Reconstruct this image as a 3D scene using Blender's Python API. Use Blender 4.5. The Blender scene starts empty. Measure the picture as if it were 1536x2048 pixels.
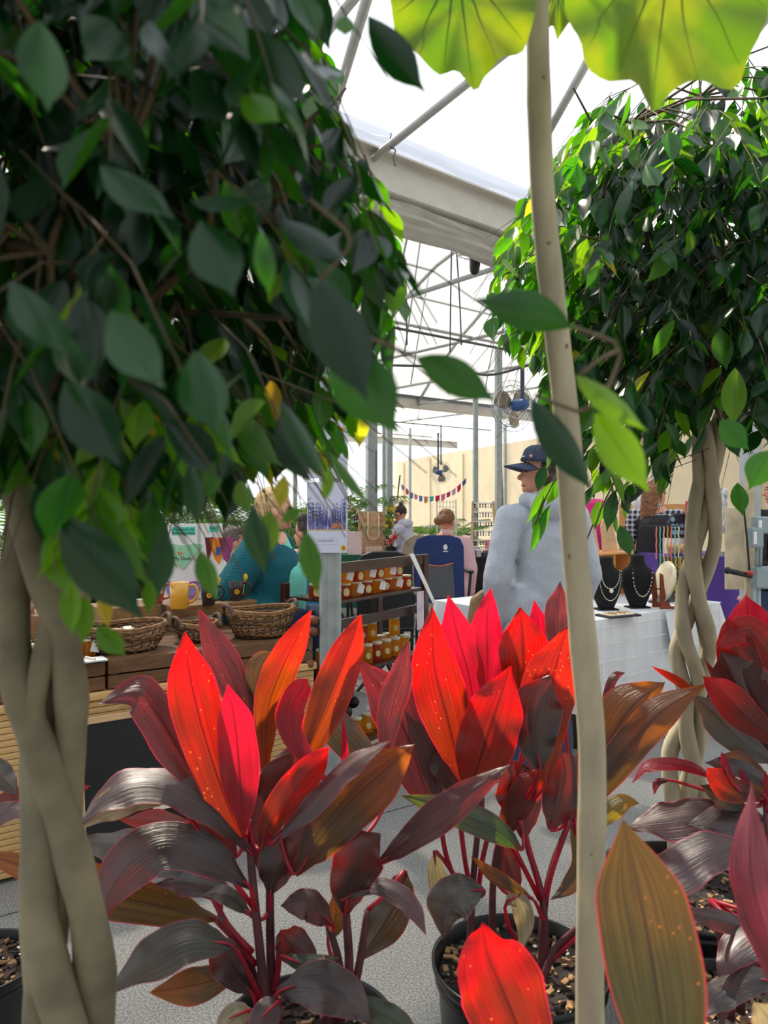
import bpy, bmesh, math, random
from mathutils import Vector, Matrix, noise
random.seed(7)
SC = bpy.context.scene
COL = SC.collection
PI = math.pi
F = 1550.0; CZ = 1.44; HY = 1000.0; CX = 768.0
# ---------------------------------------------------------------- camera
cam_d = bpy.data.cameras.new('camera'); cam = bpy.data.objects.new('camera', cam_d); COL.objects.link(cam)
cam.location = (0, 0, CZ); cam.rotation_euler = (PI/2, 0, 0)
cam_d.sensor_fit = 'VERTICAL'; cam_d.sensor_height = 36.0; cam_d.lens = 36.0*F/2048
cam_d.shift_y = -(1024-HY)/2048.0
cam_d.clip_start = 0.02; cam_d.clip_end = 300
cam_d.dof.use_dof = True; cam_d.dof.focus_distance = 3.1; cam_d.dof.aperture_fstop = 5.2
SC.camera = cam
# ---------------------------------------------------------------- world, sun, exposure
w = bpy.data.worlds.new('overcast_sky'); SC.world = w; w.use_nodes = True
nt = w.node_tree; nt.nodes.clear()
wo = nt.nodes.new('ShaderNodeOutputWorld'); bg = nt.nodes.new('ShaderNodeBackground')
tc = nt.nodes.new('ShaderNodeTexCoord'); sp = nt.nodes.new('ShaderNodeSeparateXYZ'); cr = nt.nodes.new('ShaderNodeValToRGB')
nt.links.new(tc.outputs['Generated'], sp.inputs[0]); nt.links.new(sp.outputs['Z'], cr.inputs[0])
cr.color_ramp.elements[0].position = 0.0; cr.color_ramp.elements[0].color = (0.95, 0.97, 1, 1)
cr.color_ramp.elements[1].position = 0.9; cr.color_ramp.elements[1].color = (0.82, 0.91, 1, 1)
nt.links.new(cr.outputs[0], bg.inputs[0]); bg.inputs[1].default_value = 1.1
# the sky is brightest towards the sun and falls off smoothly to the opposite side
dt = nt.nodes.new('ShaderNodeVectorMath'); dt.operation = 'DOT_PRODUCT'; dt.inputs[1].default_value = (-.29, .51, .81)
gm_ = nt.nodes.new('ShaderNodeMapRange'); gm_.interpolation_type = 'SMOOTHSTEP'; gm_.inputs['From Min'].default_value = -1; gm_.inputs['From Max'].default_value = .95; gm_.inputs['To Min'].default_value = .22; gm_.inputs['To Max'].default_value = 1.65
nt.links.new(tc.outputs['Generated'], dt.inputs[0]); nt.links.new(dt.outputs['Value'], gm_.inputs['Value']); nt.links.new(gm_.outputs[0], bg.inputs[1])
nt.links.new(bg.outputs[0], wo.inputs[0])
sun_d = bpy.data.lights.new('sun', 'SUN'); sun = bpy.data.objects.new('sun', sun_d); COL.objects.link(sun)
sun_d.energy = 9.5; sun_d.color = (1.0, 0.90, 0.74); sun_d.angle = math.radians(2.5)
SUNDIR = Vector((-0.36, 0.62, 1.0)).normalized()      # towards the sun: behind the scene, to the left
sun.rotation_euler = SUNDIR.to_track_quat('Z', 'Y').to_euler(); sun.location = (-3, 8, 9)
SC.view_settings.view_transform = 'Standard'; SC.view_settings.look = 'None'
SC.view_settings.gamma = 1.0; SC.view_settings.exposure = 0.0
SC.view_settings.use_curve_mapping = False
SC.cycles.transparent_max_bounces = 24
SC.cycles.max_bounces = 8
# ---------------------------------------------------------------- helpers
def P(px, py, D): return Vector(((px-CX)/F*D, D, CZ-(py-HY)/F*D))
def G(px, py, z):
    D = (CZ-z)*F/(py-HY); return Vector(((px-CX)/F*D, D, z))
def lin(c):
    f = lambda v: v/12.92 if v <= .04045 else ((v+.055)/1.055)**2.4
    return tuple(f(v/255.0) for v in c)+(1,)
MATS = {}
def nodes_of(m):
    m.use_nodes = True; t = m.node_tree; t.nodes.clear()
    return t, (lambda k, **kw: _n(t, k, kw)), t.links.new
def _n(t, k, kw):
    n = t.nodes.new('ShaderNode'+k)
    for a, b in kw.items(): setattr(n, a, b)
    return n
def mat(name, rgb, rough=.6, metal=0, noise_s=0, amt=.25, bump=0, trans=None, alpha=None, coat=0, stretch=None, emit=None, lw=None):
    """plain procedural material: colour varied by noise, optional bump and translucency"""
    if name in MATS: return MATS[name]
    m = bpy.data.materials.new(name); t, N, L = nodes_of(m)
    out = N('OutputMaterial'); b = N('BsdfPrincipled'); b.inputs['Roughness'].default_value = rough
    b.inputs['Metallic'].default_value = metal; b.inputs['Coat Weight'].default_value = coat
    c = lin(rgb); b.inputs['Base Color'].default_value = c
    ns = noise_s or 12
    tcn = N('TexCoord'); mp = N('Mapping'); nz = N('TexNoise'); nz.inputs['Scale'].default_value = ns; nz.inputs['Detail'].default_value = 4
    L(tcn.outputs['Object'], mp.inputs[0]); L(mp.outputs[0], nz.inputs['Vector'])
    if stretch: mp.inputs['Scale'].default_value = stretch
    mx = N('Mix', data_type='RGBA'); r = N('MapRange'); L(nz.outputs['Fac'], r.inputs['Value']); r.inputs['From Min'].default_value = .3; r.inputs['From Max'].default_value = .7
    L(r.outputs[0], mx.inputs[0]); mx.inputs[6].default_value = tuple(v*(1-amt) for v in c[:3])+(1,); mx.inputs[7].default_value = tuple(min(1, v*(1+amt*.7)) for v in c[:3])+(1,)
    L(mx.outputs[2], b.inputs['Base Color'])
    if bump:
        bp = N('Bump'); bp.inputs['Strength'].default_value = bump; bp.inputs['Distance'].default_value = .01
        L(nz.outputs['Fac'], bp.inputs['Height']); L(bp.outputs[0], b.inputs['Normal'])
    sh = b.outputs[0]
    if trans:
        tr = N('BsdfTranslucent'); tr.inputs[0].default_value = lin(trans[0]); ms = N('MixShader'); ms.inputs[0].default_value = trans[1]
        L(sh, ms.inputs[1]); L(tr.outputs[0], ms.inputs[2]); sh = ms.outputs[0]
    if alpha is not None:
        tr = N('BsdfTransparent'); ms = N('MixShader'); ms.inputs[0].default_value = alpha
        L(tr.outputs[0], ms.inputs[1]); L(sh, ms.inputs[2]); sh = ms.outputs[0]
    if emit: b.inputs['Emission Color'].default_value = c; b.inputs['Emission Strength'].default_value = emit
    L(sh, out.inputs[0]); MATS[name] = m
    return m
class MB:
    def __init__(s): s.v = []; s.f = []; s.uv = None; s.mi = []
    def add(s, vs, fs):
        o = len(s.v); s.v += [Vector(p) for p in vs]; s.f += [tuple(i+o for i in f) for f in fs]; return s
    def box(s, c, d, rz=0, M=None):
        x, y, z = d[0]/2, d[1]/2, d[2]/2
        vs = [Vector(p) for p in ((-x,-y,-z),(x,-y,-z),(x,y,-z),(-x,y,-z),(-x,-y,z),(x,-y,z),(x,y,z),(-x,y,z))]
        if M is not None: vs = [M @ p for p in vs]
        elif rz: R = Matrix.Rotation(rz, 3, 'Z'); vs = [R @ p for p in vs]
        vs = [p+Vector(c) for p in vs]
        return s.add(vs, [(0,3,2,1),(4,5,6,7),(0,1,5,4),(1,2,6,5),(2,3,7,6),(3,0,4,7)])
    def beam(s, a, b, wd, ht, up=(0,0,1)):
        a = Vector(a); b = Vector(b); T = (b-a).normalized(); U = Vector(up); S = T.cross(U)
        if S.length < 1e-4: S = T.cross(Vector((1,0,0)))
        S.normalize(); U = S.cross(T)
        vs = [p+S*i*wd/2+U*j*ht/2 for p in (a, b) for i, j in ((-1,-1),(1,-1),(1,1),(-1,1))]
        return s.add(vs, [(0,1,2,3),(7,6,5,4),(0,4,5,1),(1,5,6,2),(2,6,7,3),(3,7,4,0)])
    def tube(s, pts, r, n=8, cap=True):
        pts = [Vector(p) for p in pts]; k = len(pts)
        rs = r if isinstance(r, (list, tuple)) else [r]*k
        o = len(s.v); prev = None
        for i, p in enumerate(pts):
            T = (pts[min(i+1, k-1)]-pts[max(i-1, 0)])
            if T.length < 1e-9: T = Vector((0,0,1))
            T.normalize()
            if prev is None: U = T.orthogonal().normalized()
            else: U = (prev-T*prev.dot(T)); U = U.normalized() if U.length > 1e-6 else T.orthogonal().normalized()
            prev = U; W = T.cross(U)
            s.v += [p+(U*math.cos(a)+W*math.sin(a))*rs[i] for a in (2*PI*j/n for j in range(n))]
        for i in range(k-1):
            for j in range(n):
                a = o+i*n+j; b = o+i*n+(j+1) % n; s.f.append((a, b, b+n, a+n))
        if cap: s.f.append(tuple(o+j for j in range(n))[::-1]); s.f.append(tuple(o+(k-1)*n+j for j in range(n)))
        return s
    def lathe(s, prof, c=(0,0,0), n=24, sx=1, sy=1, M=None):
        o = len(s.v); c = Vector(c)
        for r, z in prof:
            for j in range(n):
                p = Vector((r*sx*math.cos(2*PI*j/n), r*sy*math.sin(2*PI*j/n), z))
                s.v.append((M @ p if M is not None else p)+c)
        for i in range(len(prof)-1):
            for j in range(n):
                a = o+i*n+j; b = o+i*n+(j+1) % n; s.f.append((a, b, b+n, a+n))
        s.f.append(tuple(o+j for j in range(n))[::-1]); s.f.append(tuple(o+(len(prof)-1)*n+j for j in range(n)))
        return s
    def ball(s, c, r, n=10, m=7, M=None):
        r = r if isinstance(r, (tuple, list)) else (r, r, r)
        prof = [(math.sin(PI*i/m), -math.cos(PI*i/m)) for i in range(m+1)]
        prof[0] = (.02, -1); prof[-1] = (.02, 1); o = len(s.v)
        for q, z in prof:
            for j in range(n):
                p = Vector((q*math.cos(2*PI*j/n)*r[0], q*math.sin(2*PI*j/n)*r[1], z*r[2]))
                s.v.append((M @ p if M is not None else p)+Vector(c))
        for i in range(m):
            for j in range(n):
                a = o+i*n+j; b = o+i*n+(j+1) % n; s.f.append((a, b, b+n, a+n))
        s.f.append(tuple(o+j for j in range(n))[::-1]); s.f.append(tuple(o+m*n+j for j in range(n)))
        return s
    def capsule(s, a, b, ra, rb, n=12):
        a = Vector(a); b = Vector(b); T = (b-a).normalized()
        pts = []; rs = []
        for k in range(4): q = PI/2*k/4; pts.append(a-T*ra*math.cos(q)); rs.append(max(.002, ra*math.sin(q)))
        pts.append(a); rs.append(ra); pts.append(b); rs.append(rb)
        for k in range(1, 5): q = PI/2*k/4; pts.append(b+T*rb*math.sin(q)); rs.append(max(.002, rb*math.cos(q)))
        return s.tube(pts, rs, n)
    def grid(s, fn, nu, nv):
        o = len(s.v); s.v += [Vector(fn(i/nu, j/nv)) for j in range(nv+1) for i in range(nu+1)]
        for j in range(nv):
            for i in range(nu): a = o+j*(nu+1)+i; s.f.append((a, a+1, a+nu+2, a+nu+1))
        return s
    def prism(s, outline, th, M=Matrix.Identity(4)):
        """outline in local xz, extruded along y by th, transformed by M"""
        n = len(outline); vs = [M @ Vector((x, -th/2, z)) for x, z in outline]+[M @ Vector((x, th/2, z)) for x, z in outline]
        return s.add(vs, [tuple(range(n)), tuple(range(2*n-1, n-1, -1))]+[(i, i+n, (i+1) % n+n, (i+1) % n) for i in range(n)])
    def mesh(s, name, material, smooth=True, off=None):
        me = bpy.data.meshes.new(name)
        vs = s.v if off is None else [p-off for p in s.v]
        me.from_pydata([tuple(p) for p in vs], [], s.f)
        ms = material if isinstance(material, list) else [material]
        for m in ms: me.materials.append(m)
        if smooth: me.polygons.foreach_set('use_smooth', [True]*len(me.polygons))
        if s.uv:
            ul = me.uv_layers.new(name='UVMap'); li = [0]*len(me.loops); me.loops.foreach_get('vertex_index', li)
            fl = []
            for i in li: fl += s.uv[i]
            ul.data.foreach_set('uv', fl)
        if s.mi: me.polygons.foreach_set('material_index', s.mi)
        me.update(); return me
    def build(s, name, material, parent=None, world=False, smooth=False, flat_angle=None, bevel=0, label=None):
        """world=True: the vertices are world points and the parent's place is taken off them"""
        off = None
        if world and parent is not None:
            off = parent.location.copy(); q = parent.parent
            while q: off += q.location; q = q.parent
        o = bpy.data.objects.new(name, s.mesh(name, material, smooth, off)); COL.objects.link(o)
        if parent is not None: o.parent = parent
        if bevel:
            b = o.modifiers.new('bevel', 'BEVEL'); b.width = bevel; b.segments = 2; b.limit_method = 'ANGLE'
        if label: o['label'] = label
        return o
def tag(o, label=None, cat=None, group=None, kind=None):
    if label: o['label'] = label
    if cat: o['category'] = cat
    if group: o['group'] = group
    if kind: o['kind'] = kind
    return o
def thing(name, label, cat, loc=(0,0,0), rz=0, group=None):
    o = bpy.data.objects.new(name, None); COL.objects.link(o); o.location = loc; o.rotation_euler = (0,0,rz)
    o.empty_display_size = .05
    return tag(o, label, cat, group)
def single(o, label, cat, group=None): return tag(o, label, cat, group)
def struct(name, mb, m, smooth=False): return tag(mb.build(name, m, smooth=smooth), kind='structure')
def dup(root, loc, rz=None, label=None, sc=None):
    r = root.copy(); COL.objects.link(r); r.location = loc
    if rz is not None: r.rotation_euler = (0,0,rz)
    if sc: r.scale = (sc, sc, sc)
    if label: r['label'] = label
    for ch in root.children:
        c = ch.copy(); COL.objects.link(c); c.parent = r
        for g in ch.children: d = g.copy(); COL.objects.link(d); d.parent = c
    return r
def text(s, size, m, parent, loc, rot=(PI/2,0,0), ext=.0006, name='lettering', align='CENTER'):
    c = bpy.data.curves.new(name, 'FONT'); c.body = s; c.size = size; c.align_x = align; c.align_y = 'CENTER'; c.extrude = ext
    tmp = bpy.data.objects.new('tmp', c); COL.objects.link(tmp); me = bpy.data.meshes.new_from_object(tmp.evaluated_get(bpy.context.evaluated_depsgraph_get()))
    bpy.data.objects.remove(tmp); bpy.data.curves.remove(c); me.name = name; me.materials.clear(); me.materials.append(m)
    o = bpy.data.objects.new(name, me); COL.objects.link(o); o.location = loc; o.rotation_euler = rot; o['kind'] = 'stuff'
    if parent: o.parent = parent
    return o
def crv(pts, n=12):
    """Catmull-Rom through points"""
    pts = [Vector(p) for p in pts]; q = [pts[0]*2-pts[1]]+pts+[pts[-1]*2-pts[-2]]; out = []
    m = len(pts)-1
    for k in range(n+1):
        t = k/n*m; i = min(int(t), m-1); u = t-i; a, b, c, d = q[i], q[i+1], q[i+2], q[i+3]
        out.append(.5*((2*b)+(c-a)*u+(2*a-5*b+4*c-d)*u*u+(3*b-a-3*c+d)*u**3))
    return out
GD = Vector((math.cos(math.radians(35)), math.sin(math.radians(35)), 0)); ND = Vector((-GD.y, GD.x, 0)); RZ = math.radians(35)
UP = Vector((0,0,1))
# ================================================================ SETTING
def concrete():
    m = bpy.data.materials.new('concrete_floor'); t, N, L = nodes_of(m)
    out = N('OutputMaterial'); b = N('BsdfPrincipled'); b.inputs['Roughness'].default_value = .75
    tcn = N('TexCoord'); n1 = N('TexNoise'); n1.inputs['Scale'].default_value = 160; n1.inputs['Detail'].default_value = 3
    n2 = N('TexNoise'); n2.inputs['Scale'].default_value = 1.4; n2.inputs['Detail'].default_value = 6
    for n in (n1, n2): L(tcn.outputs['Object'], n.inputs['Vector'])
    r1 = N('ValToRGB'); r1.color_ramp.elements[0].position = .35; r1.color_ramp.elements[0].color = lin((104,104,103)); r1.color_ramp.elements[1].position = .65; r1.color_ramp.elements[1].color = lin((172,170,166))
    r2 = N('ValToRGB'); r2.color_ramp.elements[0].position = .3; r2.color_ramp.elements[0].color = (.72,.72,.71,1); r2.color_ramp.elements[1].position = .7; r2.color_ramp.elements[1].color = (1,1,1,1)
    L(n1.outputs[0], r1.inputs[0]); L(n2.outputs[0], r2.inputs[0]); mx = N('Mix', data_type='RGBA', blend_type='MULTIPLY'); mx.inputs[0].default_value = 1
    L(r1.outputs[0], mx.inputs[6]); L(r2.outputs[0], mx.inputs[7]); L(mx.outputs[2], b.inputs['Base Color'])
    bp = N('Bump'); bp.inputs['Strength'].default_value = .35; bp.inputs['Distance'].default_value = .004; L(n1.outputs[0], bp.inputs['Height']); L(bp.outputs[0], b.inputs['Normal'])
    L(b.outputs[0], out.inputs[0]); return m
CONC = concrete()
# floor slabs cast in strips with recessed joints (joints run along GD)
fl = MB()
jn = [-14, -6.5, -3.6, -.45+.9, 4.9, 9.0, 14, 20, 30]
J0 = G(0, 1833, 0); J1 = G(100, 1806, 0); jd = (J1-J0).normalized(); jn_ = Vector((-jd.y, jd.x, 0))
offs = [-12, -6, 0, 3.6, 7.2, 10.8, 18, 30]
for a, b in zip(offs, offs[1:]):
    p = [J0+jd*u+jn_*v for u, v in ((-16, a+.006), (30, a+.006), (30, b-.006), (-16, b-.006))]
    fl.add([(q.x, q.y, 0) for q in p]+[(q.x, q.y, -.03) for q in p], [(0,1,2,3),(0,4,5,1),(1,5,6,2),(2,6,7,3),(3,7,4,0)])
p = [J0+jd*u+jn_*v for u, v in ((-16, -12), (30, -12), (30, 30), (-16, 30))]
fl.add([(q.x, q.y, -.03) for q in p], [(0,1,2,3)])
struct('floor', fl, CONC)
# greenhouse roof: bays between gutters
M_PIPE = mat('galvanised_pipe', (196,198,196), .45, .35, 20, .1)
M_PIPED = mat('dark_conduit', (92,98,100), .5, .4, 20, .1)
M_GUT = mat('gutter_metal', (200,196,186), .5, .2, 5, .12)
def film(name, alpha, tr, dc=(.84,.87,.93,1)):
    m = bpy.data.materials.new(name); t, N, L = nodes_of(m); out = N('OutputMaterial')
    a = N('BsdfTransparent'); a.inputs[0].default_value = (1,1,1,1); d = N('BsdfTranslucent'); d.inputs[0].default_value = (.95,.95,.93,1)
    e = N('BsdfDiffuse'); e.inputs[0].default_value = dc; m1 = N('MixShader'); m1.inputs[0].default_value = tr; L(e.outputs[0], m1.inputs[1]); L(d.outputs[0], m1.inputs[2])
    nz = N('TexNoise'); nz.inputs['Scale'].default_value = 3; nz.inputs['Detail'].default_value = 6; tcn = N('TexCoord'); L(tcn.outputs['Object'], nz.inputs['Vector'])
    mr = N('MapRange'); mr.inputs['To Min'].default_value = alpha*.85; mr.inputs['To Max'].default_value = min(1, alpha*1.15); L(nz.outputs[0], mr.inputs[0])
    m2 = N('MixShader'); L(mr.outputs[0], m2.inputs[0]); L(a.outputs[0], m2.inputs[1]); L(m1.outputs[0], m2.inputs[2]); L(m2.outputs[0], out.inputs[0]); return m
FILM0 = film('roof_film_clear', .10, .6); FILM05 = film('roof_film_blue_shade', .80, .22, (.34,.40,.56,1)); FILM1 = film('roof_film_white', .62, .55)  # bluish film has the shade on the bay's outer face in its colour
GUT0 = Vector((-.084, 4.63, 3.27)); SPAN = 7.7; RISE = 2.1
GR = Vector((math.cos(math.radians(41)), math.sin(math.radians(41)), 0)); NR = Vector((-math.sin(math.radians(38)), math.cos(math.radians(38)), 0))
def arch(k, s, u):   # bay k starts k*SPAN behind the first gutter
    return GUT0+GR*s+NR*(SPAN*(k+u))+UP*(RISE*4*u*(1-u))
for k in range(-1, 4):
    s0, s1 = (-9, 12) if k < 1 else (-22, 16)
    mb = MB().grid(lambda a, b: arch(k, s0+(s1-s0)*a, b)+UP*.05, 2, 14)
    struct('ceiling', mb, FILM0 if k < 0 else FILM05 if k == 0 else FILM1, smooth=True)
# gutters (trims)
for k in range(-1, 5):
    s0, s1 = (-9, 12) if k < 1 else (-22, 16)
    c = GUT0+NR*SPAN*k; a = c+GR*s0; b = c+GR*s1; mb = MB()
    for dn, dz, wd, ht in ((-.10, .10, .012, .20), (.10, .10, .012, .20), (0, 0, .2, .012), (-.13, .20, .07, .012), (.13, .20, .07, .012)):
        mb.beam(a+NR*dn+UP*dz, b+NR*dn+UP*dz, wd, ht)
    struct('trim_%d' % (k+2), mb, M_GUT)
def pipe(pts, r, m=M_PIPE, n=8, name='roof_pipe'):
    return tag(MB().tube(pts, r, n).build(name, m, smooth=True), kind='structure')
for k, ss in ((-1, [-5.1, -3.0, 2.2, 4.4, 6.8]), (0, [-7.2, -5.4, -3.6, -1.8, 0, 1.8, 3.6, 5.4, 7.2]), (1, [-12, -9, -6, -3, 0, 3, 6, 9]), (2, [-14, -10, -6, -2, 2, 6, 10])):
    for s in ss:
        pipe([arch(k, s, u/12) for u in range(13)], .03 if k < 1 else .028)
        if k >= 0:   # bottom chord, a second chord above it and web bars
            a = arch(k, s, 0); b = arch(k, s, 1)
            pipe([a+UP*.05, b+UP*.05], .022)
            mb = MB()
            for i in range(2, 8, 2):
                u = i/8; mb.tube([a.lerp(b, u)+UP*.05, arch(k, s, u+(.06 if i % 2 else -.06))], .011, 5)
            tag(mb.build('truss_web', M_PIPE, smooth=True), kind='structure')
    for u in (.25, .5, .75):
        pipe([arch(k, -8 if k < 1 else -18, u)-UP*.05, arch(k, 10 if k < 1 else 14, u)-UP*.05], .018)
for k, u, z in ((0, .35, .03), (0, .8, -.05), (1, .3, 0), (1, .6, -.03), (2, .4, 0)):
    pipe([arch(k, -14, u)*1-UP*(arch(k, 0, u).z-GUT0.z-z), arch(k, 12, u)-UP*(arch(k, 0, u).z-GUT0.z-z)], .016, M_PIPED)
for a, b in ((P(733, 328, 4.58), P(1080, 48, 3.42)), (P(655, 262, 4.1), P(742, -30, 3.1)), (P(636, 86, 3.9), P(716, -14, 3.3)), (P(1090, 275, 4.3), P(1175, 122, 3.8))): pipe([a, b], .024)
# shade curtain bunched up under the first gutter
M_CURT = mat('shade_curtain', (222,220,214), .7, 0, 9, .12, .4, trans=((240,240,235), .35))
for k in (0,):
    c = GUT0+NR*SPAN*k
    def cur(a, b, c=c, k=k):
        s = -9+20*a; th = 2*PI*b; q = noise.noise(Vector((s*1.7, b*3, k)))
        r = .085+.04*q+.022*math.sin(9*th+s*3)
        return c+GR*s+NR*(.05+r*1.5*math.cos(th))+UP*(-.09+.03*math.sin(s*2.3)+r*.8*math.sin(th))
    tag(MB().grid(cur, 110, 26).build('shade_curtain', M_CURT, smooth=True), kind='structure')
# side wall on the right and its posts
WA = Vector((.4, 30, 0)); WB = Vector((6.1, 9.6, 0)); wd_ = (WB-WA).normalized(); WBB = WB+wd_*7
M_WALL = mat('beige_wall', (232,216,184), .8, 0, 2.5, .07)
struct('wall_right', MB().beam(WA+UP*1.45, WBB+UP*1.45, .08, 2.9), M_WALL)
wn_ = Vector((wd_.y, -wd_.x, 0)); 
if wn_.x > 0: wn_ = -wn_
for i in range(9):
    q = WA.lerp(WBB, (i+.5)/9.5)+wn_*.07
    struct('wall_seam', MB().beam(q+UP*.02, q+UP*2.8, .03, .03, up=wd_), mat('wall_rib', (206,190,160), .8))
M_STEEL = mat('galvanised_post', (176,186,186), .45, .45, 14, .16)
def post(px, D, wpx, z1=3.4, base=True, m=None):
    p = P(px, 1000, D); r = wpx/F*D/2
    mb = MB().box((p.x, p.y, z1/2), (r*2, r*2, z1), rz=.3)
    o = mb.build('post', m or M_STEEL, bevel=.008); tag(o, kind='structure')
    if base: tag(MB().box((p.x, p.y, .006), (r*4, r*4, .012), rz=.3).build('post_plate', M_STEEL), kind='structure')
for px, D, wpx in ((450, 11, 11), (743, 9.85, 20), (779, 9.75, 11), (768, 14, 7), (951, 13, 9), (997, 10, 12), (1312, 9.5, 14), (590, 15, 8), (300, 13, 9), (1010, 20, 6), (820, 21, 5)): post(px, D, wpx)
# ================================================================ THE STALLS
M_DARKW = mat('dark_stained_wood', (112,78,50), .5, 0, 6, .35, .15, stretch=(2, 14, 14))
M_CRATE = mat('brown_crate_wood', (150,112,74), .6, 0, 5, .35, .15, stretch=(2, 12, 12))
M_BAMB = mat('bamboo_slat', (222,180,120), .5, 0, 6, .25, .1, stretch=(1.5, 10, 10))
M_LIGHTW = mat('light_wood', (214,176,132), .5, 0, 6, .2, .1, stretch=(2, 10, 10))
M_CHALK = mat('chalkboard_black', (26,28,30), .55, 0, 8, .3)
M_WHITE = mat('white_card', (240,240,238), .6, 0, 5, .04)
M_CREAM = mat('cream_card', (236,226,204), .6, 0, 5, .06)
M_INK = mat('dark_ink', (40,42,60), .7)
M_BLACK = mat('black_plastic', (22,22,24), .4, 0, 8, .2)
M_CHROME = mat('chrome_wire', (200,200,200), .25, .9)
A0 = Vector((-1.216, 3.05, 0))
def cpt(s, n, z=0): return A0+GD*s+ND*n+UP*z
# slatted counter
ct = thing('slatted_counter', 'pale bamboo-slatted market counter with a small chalkboard leaning on it', 'counter', A0, RZ)
MB().box((.22, .59, .33), (1.70, 1.12, .62)).build('body', M_LIGHTW, ct, bevel=.004)
sl = None
for i in range(26):
    z = .03+i*.0247
    if sl is None: sl = MB().box((.22, 0, 0), (1.72, .018, .0215)).build('slat', M_BAMB, ct); sl.location = (0, .012, z)
    else: o = sl.copy(); COL.objects.link(o); o.location = (0, .012, z)
MB().box((.22, .58, .655), (1.74, 1.18, .03)).build('counter_top', M_BAMB, ct, bevel=.004)
# long dark crates lying over the whole top
def crate(name, label, loc, L, Dp, H, planks, m, group, open_front=False, top=True):
    t = thing(name, label, 'crate', loc, RZ, group)
    th = .014; rows = planks; h = H/rows
    for r in range(rows):
        if open_front and r < rows-1: continue
        MB().box((L/2, th/2, h*(r+.5)), (L-.002, th, h-.007)).build('plank', m, t, bevel=.002)
        MB().box((L/2, Dp-th/2, h*(r+.5)), (L-.002, th, h-.007)).build('plank', m, t)
    for x in (th/2+.001, L-th/2-.001):
        for r in range(rows): MB().box((x, Dp/2, h*(r+.5)), (th, Dp-2*th-.004, h-.007)).build('plank', m, t)
    if top:
        n = max(2, round(Dp/.085)); w_ = Dp/n
        for i in range(n): MB().box((L/2, w_*(i+.5), H-.006), (L, w_-.006, .013)).build('plank', m, t, bevel=.002)
    if open_front:
        for x in (.02, L-.02): MB().box((x, .022, H/2-.01), (.03, .02, H-.03)).build('corner_block', m, t)
    else:
        for x in (.03, L-.03): MB().box((x, .03, H/2-.01), (.03, .03, H-.03)).build('corner_block', m, t)
    return t
crate('wooden_crate', 'long low dark crate at the right end of the counter under three baskets', cpt(.13, .01, .672), .95, 1.13, .118, 2, M_DARKW, 'low dark crates covering the counter')
crate('wooden_crate', 'low dark crate at the left end of the counter under the notepad', cpt(-.62, .01, .672), .74, 1.13, .118, 2, M_DARKW, 'low dark crates covering the counter')
R1 = Vector((-1.325, 3.69, .792)); R2 = Vector((-1.041, 3.80, .792))
crate('wooden_crate', 'plain brown wooden box riser under the orange mug', R1-GD*.02, .29, .26, .128, 1, M_CRATE, 'box risers on the counter')
crate('wooden_crate', 'open-fronted wooden crate riser under the yellow mug and two black mugs', R2, .46, .25, .122, 2, M_CRATE, 'box risers on the counter', open_front=True)
crate('wooden_crate', 'wooden box riser at far left holding small jars and clear tubes', cpt(-.32, .60, .792), .34, .34, .12, 1, M_CRATE, 'box risers on the counter')
# mugs
def mug(label, loc, rt, rb, H, m, inner, rz, handle=True, cat='mug'):
    t = thing('mug', label, cat, loc, rz, 'mugs on the risers')
    MB().lathe([(rb*.95, 0), (rb, .004), (rb+(rt-rb)*.5, H*.5), (rt, H), (rt-.004, H), (rt-.006, H-.004), (rb-.004, .012)], n=28).build('cup', m, t)
    MB().lathe([(rt-.006, H-.012), (rt-.0055, H-.002), (rt-.0055, H-.0015), (.002, H-.03)], n=24).build('inside', inner, t)
    if handle: MB().tube(crv([(rt*.96, 0, H*.86), (rt*1.5, 0, H*.88), (rt*1.85, 0, H*.62), (rt*1.5, 0, H*.32), (rb*1.0, 0, H*.2)], 14), .0065, 8).build('handle', m, t)
    for o in t.children:
        for p_ in o.data.polygons: p_.use_smooth = True
    return t
M_YEL = mat('yellow_glaze', (236,172,52), .3, 0, 5, .12, coat=.4); M_ORG = mat('rust_glaze', (190,70,38), .3, 0, 5, .15, coat=.4)
M_MATB = mat('matt_charcoal', (52,44,42), .45, 0, 5, .15); M_YIN = mat('yellow_inside', (250,205,50), .4)
M_GOLD = mat('gold_seal', (236,176,36), .4)
z9 = .792+.1215
mug('yellow glazed mug with a big loop handle on the crate riser', G(359, 1217, z9)+GD*.0, .047, .042, .128, M_YEL, mat('tan_inside', (226,170,110), .5), .1)
for px, py, lb in ((417, 1209, 'charcoal mug with yellow spoon and gold emblem beside the yellow mug'), (472, 1201, 'charcoal mug with yellow spoon and gold emblem nearest the riser corner')):
    q = G(px, py, z9); t = mug(lb, q, .042, .031, .105, M_MATB, M_YIN, .1)
    MB().lathe([(.0135, 0), (.0135, .002)], (0, 0, 0), 20, M=Matrix.Rotation(PI/2, 3, 'X')).build('emblem', M_GOLD, t).location = (.008, -.0365, .05)
    text('A', .014, M_MATB, t, (.008, -.0392, .05))
    MB().tube([(.034, 0, .03), (.040, 0, .07), (.046, 0, .105)], .0035, 6).ball((.049, 0, .122), (.012, .005, .018)).build('spoon', M_YIN, t)
q = G(313, 1207, .792+.1275)
t = mug('rust orange mug with a white label and orange filling on the brown box', q, .046, .03, .105, M_ORG, M_ORG, .4)
MB().grid(lambda a, b: (.0445*math.sin(-1.0+1.6*a), -.0445*math.cos(-1.0+1.6*a), .055+.04*b), 10, 1).build('label', M_WHITE, t)
MB().box((-.002, -.0455, .077), (.014, .001, .014)).build('label_picture', mat('brown_picture', (96,60,40)), t)
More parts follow.
